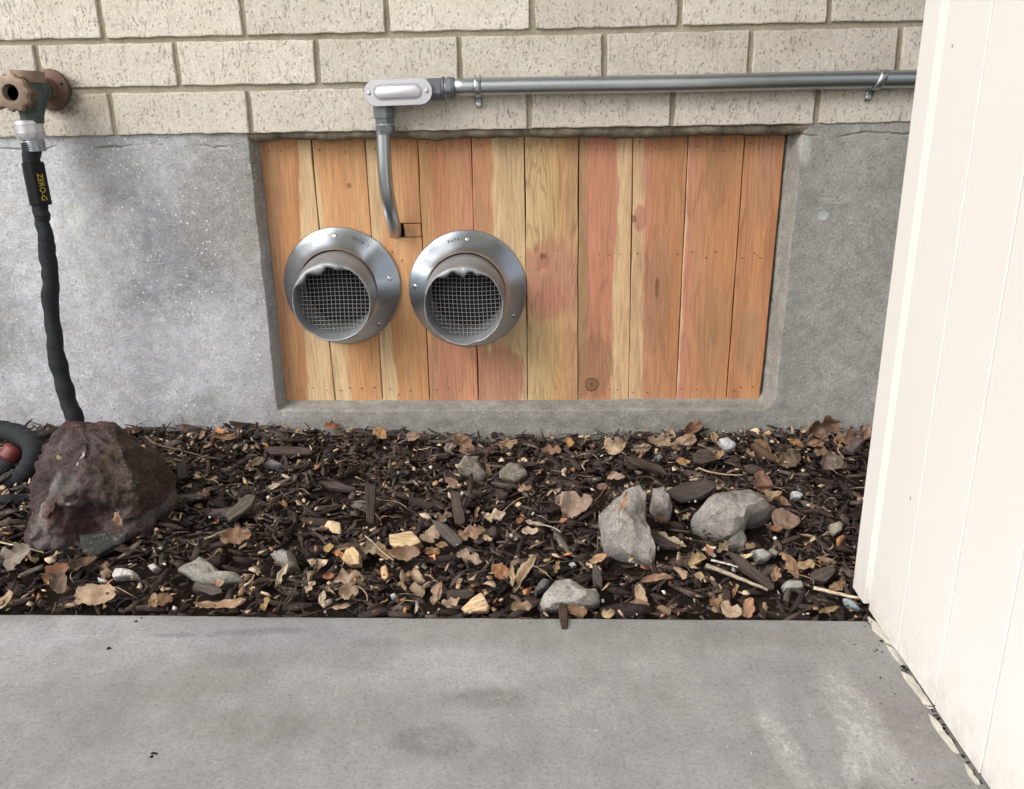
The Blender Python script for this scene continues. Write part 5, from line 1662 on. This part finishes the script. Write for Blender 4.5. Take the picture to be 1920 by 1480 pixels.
PALE = (.60, .46, .32); CRM = (.66, .55, .38); TAN = (.44, .31, .20); ORG = (.46, .235, .10); RUST = (.36, .14, .06); BRN = (.22, .125, .07)
PNK = (.48, .31, .235); GRY = (.28, .24, .20); GLD = (.47, .30, .11); DRK = (.12, .085, .06); GRN = (.24, .20, .10)
LV = [
    (515, 915, 26, 20, 'oval', CRM, 'small pale oval leaf right of the thick grey brown bark chip'),
    (383, 928, 32, 15, 'oak', TAN, 'tan lobed leaf at the right foot of the red stone'),
    (460, 840, 17, 50, 'oval', TAN, 'little ochre oval leaf far back right of the red stone'),
    (485, 867, 32, 20, 'oval', GRN, 'olive brown curved leaf above the long grey pebble'),
    (443, 1008, 58, 12, 'scrap', (.33, .19, .11), 'flat brown leaf strip right of the red stone foot'),
    (37, 1042, 62, 25, 'round', (.38, .34, .27), 'large greyish round leaf at the left edge below the red stone'),
    (105, 1078, 52, 40, 'scrap', (.50, .25, .13), 'orange leaf below the left foot of the red stone'),
    (160, 1060, 58, 15, 'oval', DRK, 'dark brown leaf under the slate flake'),
    (112, 1100, 52, -50, 'scrap', (.17, .13, .10), 'dark grey brown leaf below the orange leaf'),
    (182, 1122, 80, 12, 'scrap', (.58, .42, .27), 'largest pale tan leaf at the pavement edge below the red stone'),
    (197, 1072, 38, 80, 'oak', (.34, .22, .14), 'brown oak leaf standing left of the white squared chip'),
    (14, 1127, 46, 35, 'scrap', (.56, .42, .27), 'pale torn leaf in the lower left corner of the bed'),
    (530, 1080, 58, 70, 'slim', (.60, .50, .36), 'pale spotted curled husk leaning on the angular stone'),
    (415, 1138, 98, 12, 'slim', (.55, .36, .21), 'long thin orange tan leaf along the pavement edge'),
    (378, 1136, 26, -10, 'oak', (.5, .35, .22), 'small tan lobed leaf at the left end of the long thin leaf'),
    (497, 1134, 27, 70, 'scrap', GLD, 'golden scrap of leaf at the pavement edge left of centre'),
    (604, 1121, 28, 70, 'oval', CRM, 'cream upright oval leaf at the pavement edge'),
    (617, 1030, 22, 15, 'round', (.56, .36, .09), 'bright yellow round leaf left of the pale rounded wood chunk'),
    (636, 1040, 24, -20, 'scrap', (.45, .2, .06), 'orange scrap touching the bright yellow leaf'),
    (413, 1093, 22, 20, 'round', PNK, 'small pinkish leaf under the pale ragged stone'),
    (423, 821, 52, -3, 'slim', (.25, .15, .07), 'fuzzy brown catkin like leaf near the foundation on the left'),
    (380, 816, 22, 60, 'oval', TAN, 'small tan leaf behind the brown bent twig'),
    (582, 1102, 28, 60, 'oak', PALE, 'pale broken leaf left of the lobed tan leaf'),
    (622, 801, 32, 8, 'oak', RUST, 'reddish ragged leaf against the foundation left of centre'),
    (223, 975, 30, 110, 'scrap', (.50, .31, .19), 'curled orange leaf caught in front of the red stone'),
    (618, 1081, 26, -5, 'oval', (.42, .17, .07), 'orange red leaf above the lobed tan leaf'),
    (714, 815, 30, -35, 'round', (.55, .30, .12), 'orange leaf with cream edge against the foundation'),
    (775, 820, 27, 10, 'round', (.36, .25, .18), 'pinkish brown leaf by the foundation right of the orange one'),
    (847, 832, 46, 65, 'oval', (.36, .31, .27), 'grey upright leaf standing before the foundation'),
    (873, 836, 50, -50, 'round', (.25, .16, .10), 'brown leaf leaning right of the grey upright leaf'),
    (951, 835, 40, 5, 'oak', (.50, .34, .19), 'tan curled leaf before the foundation right of the brown leaf'),
    (1067, 831, 22, 5, 'round', (.58, .32, .10), 'bright orange little leaf before the foundation in the middle'),
    (1034, 848, 40, 0, 'oak', (.36, .2, .13), 'reddish brown leaf below the bright orange little leaf'),
    (1055, 938, 36, 45, 'round', (.60, .48, .39), 'pale pink leaf behind the large round leaf'),
    (1083, 953, 64, 10, 'round', (.43, .31, .24), 'large round pinkish leaf left of the large upright stone'),
    (928, 970, 44, 10, 'oak', (.62, .50, .34), 'cream lobed leaf with a long stem near the middle'),
    (884, 1004, 56, 15, 'oak', (.36, .215, .13), 'brown oak leaf below the upright bark chip'),
    (806, 1005, 42, 60, 'round', (.64, .47, .32), 'pale leaf with a bite right of the ridged wood block'),
    (994, 998, 32, -5, 'scrap', (.58, .45, .33), 'cream torn leaf below the large round leaf'),
    (880, 1050, 52, -20, 'oak', (.42, .33, .23), 'greyish tan lobed leaf in the lower middle'),
    (985, 1080, 88, 58, 'slim', (.60, .45, .26), 'large folded cream leaf standing up in the lower middle'),
    (962, 1082, 46, 98, 'slim', (.58, .43, .25), 'narrow cream leaf joined left of the large folded leaf'),
    (939, 1075, 38, -15, 'round', (.44, .18, .07), 'orange red leaf left of the large folded leaf'),
    (1044, 1064, 25, 65, 'oak', (.55, .34, .16), 'small orange serrated leaf right of the large folded leaf'),
    (1121, 1051, 38, 18, 'oval', (.56, .33, .15), 'orange slender leaf left of the foot of the large upright stone'),
    (820, 1115, 48, 75, 'oval', (.60, .41, .28), 'pale pink leaf standing at the pavement edge'),
    (845, 1131, 38, 20, 'oak', (.52, .38, .26), 'tan leaf lying right of the pale pink standing leaf'),
    (781, 1140, 26, 85, 'slim', (.72, .66, .54), 'narrow white cream leaf at the pavement edge'),
    (757, 1100, 30, -65, 'slim', (.38, .24, .12), 'gold brown narrow leaf above the pavement edge'),
    (781, 1109, 36, -35, 'scrap', (.34, .26, .16), 'olive tan scrap of leaf right of the gold brown one'),
    (657, 1088, 62, 10, 'oak', (.52, .38, .27), 'large pinkish tan lobed leaf in the lower left middle'),
    (654, 1112, 38, 5, 'round', (.46, .34, .22), 'tan round leaf under the lobed tan leaf'),
    (639, 1139, 40, 3, 'slim', (.58, .42, .27), 'slim cream leaf flat at the pavement edge'),
    (698, 1031, 46, 15, 'oak', (.42, .36, .26), 'grey cream lobed leaf right of the rounded wood chunk'),
    (721, 1040, 42, -30, 'scrap', (.33, .19, .09), 'brown orange leaf between the two pale wood chunks'),
    (762, 1042, 56, 5, 'scrap', (.31, .21, .13), 'brown torn leaf under the ridged wood block'),
    (780, 907, 16, -40, 'slim', (.62, .48, .27), 'tiny yellow leaf above the middle of the mulch'),
    (848, 906, 40, -40, 'oval', (.26, .14, .10), 'reddish brown leaf behind the upright bark chip'),
    (656, 884, 18, 25, 'slim', (.56, .42, .2), 'tiny straw yellow leaf left of centre toward the foundation'),
    (984, 918, 28, 20, 'oak', (.48, .29, .18), 'small orange pink leaf below the crumbly tan stone'),
    (831, 974, 40, 40, 'oak', (.16, .12, .075), 'dark olive brown lobed leaf left of the upright chip'),
    (811, 1036, 30, 0, 'scrap', (.40, .2, .10), 'orange brown leaf right of the brown torn leaf'),
    (829, 1023, 26, -5, 'oval', (.36, .2, .09), 'ochre leaf below the bitten pale leaf'),
    (862, 1092, 19, 50, 'oval', (.38, .26, .22), 'small pinkish leaf above the pavement edge stick'),
    (915, 1012, 20, -30, 'scrap', (.58, .44, .25), 'little cream leaf at the tip of the brown oak leaf'),
    (892, 967, 24, 90, 'slim', (.30, .13, .05), 'small rust leaf behind the cream lobed leaf'),
    (975, 976, 16, 20, 'round', (.36, .13, .06), 'tiny rust round leaf right of the cream lobed leaf'),
    (1057, 977, 16, 20, 'round', (.48, .17, .06), 'tiny bright rust leaf touching the large round leaf'),
    (994, 981, 19, -15, 'oval', (.66, .56, .44), 'tiny cream leaf between the two rust leaves'),
    (1155, 836, 44, 15, 'round', (.60, .44, .27), 'cream orange leaf before the foundation above the long bark strip'),
    (1205, 841, 38, 5, 'oval', (.43, .32, .24), 'pinkish oval leaf at the foundation, in front of its neighbours'),
    (1257, 816, 25, 60, 'round', (.60, .42, .24), 'small orange cream leaf highest on the foundation'),
    (1296, 808, 42, 35, 'scrap', (.30, .15, .08), 'brown curled leaf against the foundation right of the orange cream one'),
    (1236, 832, 50, -10, 'oval', (.48, .34, .22), 'long tan leaf lying across the pile at the foundation'),
    (1281, 832, 52, 20, 'scrap', (.42, .28, .17), 'folded tan brown leaf in the leaf pile at the foundation'),
    (1349, 855, 24, 40, 'scrap', (.56, .37, .19), 'orange leaf just below the white gravel stone'),
    (1281, 866, 28, -10, 'scrap', (.44, .25, .09), 'golden brown leaf below the folded tan brown leaf'),
    (1339, 825, 32, -60, 'oval', (.50, .34, .18), 'tan leaf left of the white gravel stone'),
    (1537, 806, 80, 20, 'oak', (.22, .12, .07), 'large brown oak leaf standing against the foundation at the right'),
    (1588, 822, 52, 15, 'oak', (.26, .15, .09), 'brown leaf between the large oak leaf and the white wall'),
    (1622, 812, 34, 60, 'oval', (.34, .21, .14), 'brown leaf touching the white wall strip'),
    (1494, 834, 32, -25, 'oval', (.44, .23, .09), 'orange brown leaf below the large oak leaf'),
    (1530, 833, 34, 10, 'scrap', (.38, .22, .11), 'light brown leaf under the large oak leaf'),
    (1432, 840, 40, -40, 'oval', (.28, .16, .07), 'yellow brown leaf over the curved bark strip'),
    (1407, 852, 24, -65, 'oval', (.38, .22, .10), 'narrow brown leaf right of the white gravel stone'),
    (1480, 862, 52, 20, 'round', (.17, .125, .085), 'dark grey brown leaf among the right hand pile'),
    (1560, 873, 46, 20, 'round', (.21, .18, .15), 'grey wavy leaf in the pile near the white wall'),
    (1545, 855, 42, -15, 'oak', (.30, .2, .12), 'curled brown leaf behind the grey wavy leaf'),
    (1600, 838, 46, 40, 'scrap', (.13, .115, .12), 'dark bluish grey leaf close to the white wall'),
    (1429, 903, 46, 75, 'round', (.25, .125, .085), 'reddish brown round leaf above the bent grey stone'),
    (1447, 929, 36, 5, 'round', (.60, .42, .25), 'cream orange rounded leaf at the tip of the bent stone'),
    (1466, 943, 34, -20, 'oval', (.40, .2, .11), 'orange brown leaf under the cream orange rounded leaf'),
    (1473, 978, 54, 0, 'round', (.34, .235, .18), 'pinkish brown broad leaf right of the bent stone'),
    (1453, 992, 28, -5, 'oval', (.46, .22, .12), 'orange leaf below the pinkish brown broad leaf'),
    (1168, 945, 54, 62, 'slim', (.48, .32, .20), 'orange tan leaf lying on the large upright stone'),
    (1155, 897, 36, 0, 'oval', (.50, .36, .29), 'pink white leaf above the large upright stone'),
    (1128, 914, 22, 20, 'round', (.40, .25, .19), 'small pink leaf left of the pink white leaf'),
    (1259, 1013, 62, -28, 'slim', (.68, .60, .40), 'cream seed pod lying along the pointed bark stick'),
    (1307, 1051, 42, 30, 'scrap', (.56, .41, .20), 'golden curled leaf at the end of the long pale stick'),
    (1357, 1028, 34, 30, 'oak', (.36, .28, .19), 'greyish tan leaf below the bent stone'),
    (1330, 1036, 24, -60, 'oval', (.36, .16, .10), 'small red brown leaf left of the greyish tan leaf'),
    (1408, 1024, 20, 0, 'round', (.30, .19, .11), 'small brown leaf under the little flat grey stone'),
    (1482, 1063, 56, 118, 'oval', (.44, .26, .14), 'large oval orange leaf near the white wall'),
    (1453, 1080, 34, 60, 'scrap', (.36, .19, .11), 'brown curled leaf left of the large oval orange leaf'),
    (1510, 1062, 36, 10, 'scrap', (.46, .31, .15), 'yellowish leaf right of the large oval orange leaf'),
    (1404, 1142, 42, 70, 'scrap', (.52, .28, .15), 'orange leaf standing at the pavement edge on the right'),
    (1371, 1147, 42, -35, 'round', (.46, .34, .23), 'tan round leaf at the pavement edge on the right'),
    (1342, 1130, 27, 10, 'scrap', (.46, .25, .14), 'orange scrap left of the tan round leaf'),
    (1377, 1108, 30, 70, 'slim', (.46, .26, .12), 'narrow orange leaf above the tan round leaf'),
    (1203, 1120, 42, 110, 'scrap', (.62, .47, .29), 'cream rolled leaf standing near the pavement edge'),
    (1198, 1136, 40, 0, 'oval', (.32, .2, .14), 'brown leaf lying below the cream rolled leaf'),
    (1141, 1150, 27, 15, 'round', (.56, .39, .22), 'orange cream leaf at the pavement edge right of the mossy pebble'),
    (1550, 1146, 48, 12, 'slim', (.36, .25, .12), 'olive tan leaf at the pavement edge near the white wall'),
    (1232, 1088, 66, 3, 'slim', (.42, .26, .16), 'thin tan leaf strip above the cream rolled leaf'),
    (1549, 1053, 40, -12, 'slim', (.38, .28, .18), 'thin tan leaf near the white wall'),
    (1341, 1144, 14, 0, 'round', (.5, .32, .2), 'very small orange leaf under the orange scrap'),
    (1286, 969, 20, 30, 'oak', (.55, .40, .25), 'small cream leaf between the upright stone and the bent stone'),
    (1240, 975, 26, 5, 'oak', (.28, .16, .12), 'red brown leaf at the foot of the small oblong stone'),
    (1312, 1083, 20, -20, 'round', (.5, .38, .2), 'small cream leaf below the golden curled leaf'),
    (1570, 1100, 36, 40, 'scrap', (.34, .21, .11), 'brown curled leaf above the pale straight stick'),
    (1082, 1146, 40, -10, 'scrap', (.3, .18, .1), 'brown scrap at the pavement edge under the pale lumpy stone'),
    (1032, 1118, 30, 60, 'slim', (.58, .44, .3), 'narrow cream leaf leaning on the left of the pale lumpy stone'),
    (300, 1128, 50, 5, 'scrap', (.19, .11, .05), 'dark fuzzy moss like leaf at the pavement edge left of centre'),
    (978, 1140, 40, 5, 'scrap', (.26, .19, .10), 'crumbly brown leaf left of the pale lumpy stone'),
]
_seen = set()
for i, (px, py, lp, ang, kd, c, lb) in enumerate(LV):
    rnd = random.Random(100 + i)
    assert lb not in _seen; _seen.add(lb)
    L = math.radians(rnd.uniform(32, 62))
    base = on_bed(px, py, .008)
    if 'lying on the large upright stone' in lb: base = on_bed(px, 985, .047); base = at(px, py, 1, base[1] - .002); L = math.radians(42)
    if 'in front of the red stone' in lb: base = at(px, py, 1, -.405)
    if py < 845: L = math.radians(rnd.uniform(50, 75))
    dist = float(np.dot(base - CAM_POS, F_)); Ln = lp * dist / F_PX * .98
    a = math.radians(ang)
    ex = Vector((1, 0, 0)); ey = Vector((0, math.cos(L), math.sin(L)))
    n = ex.cross(ey)
    n = (n + Vector((rnd.uniform(-.25, .25), 0, 0))).normalized()
    ax = (ex * math.cos(a) + ey * math.sin(a)); ax = (ax - n * ax.dot(n)).normalized(); sy = n.cross(ax)
    me = leaf_mesh(kd, Ln, i * 1.37 + 2, rnd.uniform(-.5, .8), rnd.uniform(-.15, .6) * (1.6 if 'fold' in lb or 'curl' in lb else 1))
    o = link('leaf' if 'pod' not in lb else 'seed_pod', me)
    o.matrix_world = Matrix.Translation(Vector(base) + Vector((0, 0, Ln * .06))) @ Matrix((ax, sy, n)).transposed().to_4x4()
    dm = rnd.uniform(.78, 1.08); gl = sum(c) / 3
    o.color = (*[(q * .86 + gl * .14) * dm for q in c], 1)
    tag(o, lb, 'leaf' if 'pod' not in lb else 'seed pod')
    EXC.append((base[0], base[1] - .004, Ln * .24))
EX = np.array(EXC)

# ------------------------------------------------------------------ bark mulch, countless shreds
def shreds(n, Lr, Wr, Tr, zr, pitch, cols, seed, rings=4, dens=None, bendk=.25, keep_clear=True, xr=(-.75, 1.9), ylim=(YE + .004, -.004), stand=0):
    g = np.random.default_rng(seed)
    x = g.uniform(xr[0], xr[1], n); y = g.uniform(ylim[0], ylim[1], n)
    if dens is not None:
        k = g.random(n) < dens(x, y); x, y = x[k], y[k]; n = len(x)
    L = np.exp(g.uniform(math.log(Lr[0]), math.log(Lr[1]), n)); W = np.exp(g.uniform(math.log(Wr[0]), math.log(Wr[1]), n)); T = W * g.uniform(Tr[0], Tr[1], n)
    z = surf(x, y) + g.uniform(zr[0], zr[1], n)
    yaw = g.uniform(0, 2 * math.pi, n); pt = g.normal(0, pitch, n); ro = g.uniform(-1.2, 1.2, n)
    # keep clear of single pieces, wall, stone, pavement
    if keep_clear:
        kk = np.ones(n, bool)
        for ex_, ey_, er in EX:
            d = np.hypot(x - ex_, (y - ey_ + .01) * .8)
            kk &= ~((d < er * .8) & (z > surf(x, y) - .006)); kk &= ~((d < er + .006) & (L > er * 1.2) & (z > surf(x, y) - .003) & (y < ey_ + .01))
        kk &= ~((np.hypot((x - .165) / .075, (y + .31) / .075) < .9))
        x, y, z, L, W, T, yaw, pt, ro = [q[kk] for q in (x, y, z, L, W, T, yaw, pt, ro)]; n = len(x)
    # stay inside the bed
    hy = np.abs(np.sin(yaw)) * L / 2
    yaw = np.where((y - hy < YE + .001) | (y + hy > .001), yaw * .0 + g.normal(0, .12, n), yaw)
    hy = np.abs(np.sin(yaw)) * L / 2
    y = np.clip(y, YE + .003 + hy + W * .5, .002 - hy)
    cy, sy = np.cos(yaw), np.sin(yaw); cp, sp = np.cos(pt), np.sin(pt); cr, sr = np.cos(ro), np.sin(ro)
    ax = np.stack([cy * cp, sy * cp, sp], 1)
    b0 = np.stack([-sy, cy, np.zeros(n)], 1); c0 = np.cross(ax, b0)
    b = b0 * cr[:, None] + c0 * sr[:, None]; c = -b0 * sr[:, None] + c0 * cr[:, None]
    ctr = np.stack([x, y, z + np.abs(sp) * L * .25], 1)
    bend = g.normal(0, bendk, n) * L * .3; bend2 = g.normal(0, bendk, n) * L * .3
    V = np.zeros((n, rings, 4, 3))
    for r in range(rings):
        s = -1 + 2 * r / (rings - 1)
        wr = W * (g.uniform(.25, .75, n) if r in (0, rings - 1) else g.uniform(.8, 1.15, n)); tr = T * (g.uniform(.3, .7, n) if r in (0, rings - 1) else g.uniform(.8, 1.2, n))
        mid = ctr + ax * (s * L / 2)[:, None] + b * (bend * (s * s - .5))[:, None] + c * (bend2 * (s * s - .5))[:, None]
        for q, (u, v_) in enumerate(((-1, -1), (1, -1), (1, 1), (-1, 1))):
            ju = u + g.uniform(-.3, .3, n); jv = v_ + g.uniform(-.3, .3, n); js = g.uniform(-.12, .12, n) * (1 if r in (0, rings - 1) else .3) * W * 2
            V[:, r, q] = mid + b * (ju * wr / 2)[:, None] + c * (jv * tr / 2)[:, None] + ax * js[:, None]
    q = []
    for r in range(rings - 1):
        for k in range(4): q.append((r * 4 + k, r * 4 + (k + 1) % 4, (r + 1) * 4 + (k + 1) % 4, (r + 1) * 4 + k))
    q += [(3, 2, 1, 0), tuple((rings - 1) * 4 + k for k in range(4))]
    Q = np.array(q)[None] + (np.arange(n) * rings * 4)[:, None, None]
    cols = np.array(cols); ci = g.integers(0, len(cols), n)
    C = cols[ci] * g.uniform(.7, 1.45, n)[:, None] * (1.12 if cols.max() < .2 else 1)
    Fb = np.zeros((n, rings, 4, 3)); rid_ = g.uniform(0, 50, n)
    for r in range(rings):
        for q_, u in enumerate((-.5, .5, 1.2, -1.2)): Fb[:, r, q_, 0] = u * W; Fb[:, r, q_, 1] = (-1 + 2 * r / (rings - 1)) * L / 2; Fb[:, r, q_, 2] = rid_
    FIB.append(Fb.reshape(-1, 3))
    return V.reshape(-1, 3), Q.reshape(-1, 4), np.repeat(C, rings * 4, axis=0)


FIB = []


def shred_object(name, batches, mat, label):
    vo, V, Q, C = 0, [], [], []
    for v, q, c in batches: V.append(v); Q.append(q + vo); C.append(c); vo += len(v)
    V = np.vstack(V); Q = np.vstack(Q); C = np.vstack(C)
    # keep every corner behind the wall face and inside the bed
    V[:, 1] = np.clip(V[:, 1], YE + .0012, .0035 + 0 * V[:, 1])
    me = mesh_np(name, V, Q, mat)
    at_ = me.attributes.new('tint', 'FLOAT_COLOR', 'POINT')
    if len(me.vertices) == len(C):
        at_.data.foreach_set('color', np.hstack([C, np.ones((len(C), 1))]).astype(np.float32).ravel())
    fb = me.attributes.new('fibre', 'FLOAT_VECTOR', 'POINT'); FV = np.vstack(FIB); FIB.clear()
    if len(me.vertices) == len(FV): fb.data.foreach_set('vector', FV.astype(np.float32).ravel())
    o = link(name, me); tag(o, label, kind='stuff'); return o


BARK = [(.060, .041, .036), (.048, .033, .029), (.072, .050, .043), (.085, .058, .048), (.040, .028, .026), (.055, .038, .036), (.10, .073, .061), (.066, .043, .037), (.12, .094, .08), (.050, .038, .028), (.036, .025, .022), (.15, .12, .10)]
shred_object('mulch', [
    shreds(5200, (.014, .042), (.0035, .0085), (.25, .6), (-.016, -.002), .25, BARK, 1),
    shreds(3300, (.010, .036), (.0034, .0105), (.22, .5), (-.006, .003), .28, BARK, 2, bendk=.10),
    shreds(900, (.022, .058), (.0055, .0140), (.2, .5), (-.002, .004), .16, BARK + [(.13, .105, .095), (.15, .125, .11)], 3, bendk=.08),
    shreds(5200, (.006, .026), (.0012, .0036), (.5, 1), (-.004, .006), .42, BARK + [(.12, .085, .06), (.09, .06, .045)], 4),
    shreds(9000, (.003, .010), (.0012, .0035), (.4, 1), (-.006, .005), .5, BARK, 5, rings=3),
    shreds(1500, (.014, .045), (.0007, .0012), (.8, 1), (-.002, .005), .2, [(.075, .05, .04), (.11, .08, .06), (.05, .035, .03)], 6, bendk=.6),
    shreds(90, (.016, .034), (.0015, .0045), (.5, .9), (.0, .006), .5, BARK, 7, ylim=(-.03, -.003)),
], M_MULCH, 'dark brown shredded bark mulch filling the bed')
near = lambda x, y: np.clip(.25 + .9 * (x > .95) * (y > -.14) + .55 * (y < -.38) + .25 * (fbm(x * 7, y * 7, 0, 2, 77) > .15), 0, 1)
CR_ = [(.50, .37, .24), (.42, .27, .15), (.40, .19, .09), (.30, .17, .09), (.58, .46, .32), (.24, .17, .11), (.36, .26, .18), (.16, .11, .07)]
shred_object('leaf_litter', [
    shreds(1500, (.004, .013), (.003, .008), (.08, .16), (.001, .010), .45, CR_, 21, rings=3, dens=near, bendk=.5, keep_clear=False),
    shreds(700, (.002, .005), (.0015, .004), (.3, .8), (.002, .009), .5, CR_, 22, rings=3, keep_clear=False),
    shreds(260, (.012, .045), (.0006, .0011), (.8, 1), (.004, .012), .3, [(.40, .32, .22), (.30, .22, .15), (.2, .15, .11)], 23, bendk=.7, keep_clear=False),
    shreds(620, (.011, .024), (.006, .012), (.06, .12), (.0, .008), .5, CR_, 24, dens=near, bendk=.5),
    shreds(130, (.008, .020), (.004, .009), (.3, .6), (.0, .006), .4, [(.56, .44, .30), (.48, .36, .24), (.36, .29, .22)], 25, bendk=.1),
    shreds(900, (.005, .013), (.0022, .0055), (.25, .5), (.0, .007), .4, [(.42, .31, .20), (.34, .24, .16), (.5, .39, .27), (.28, .18, .11)], 26, bendk=.1),
], M_LITTER, 'small crumbs of dry leaves and straw strewn over the mulch')
shred_object('gravel', [
    shreds(170, (.002, .006), (.002, .005), (.6, 1), (.002, .008), .5, [(.5, .5, .48), (.36, .35, .33), (.62, .6, .57), (.3, .27, .22)], 31, rings=3, keep_clear=False),
], M_LITTER, 'tiny pale gravel grains strewn over the mulch')
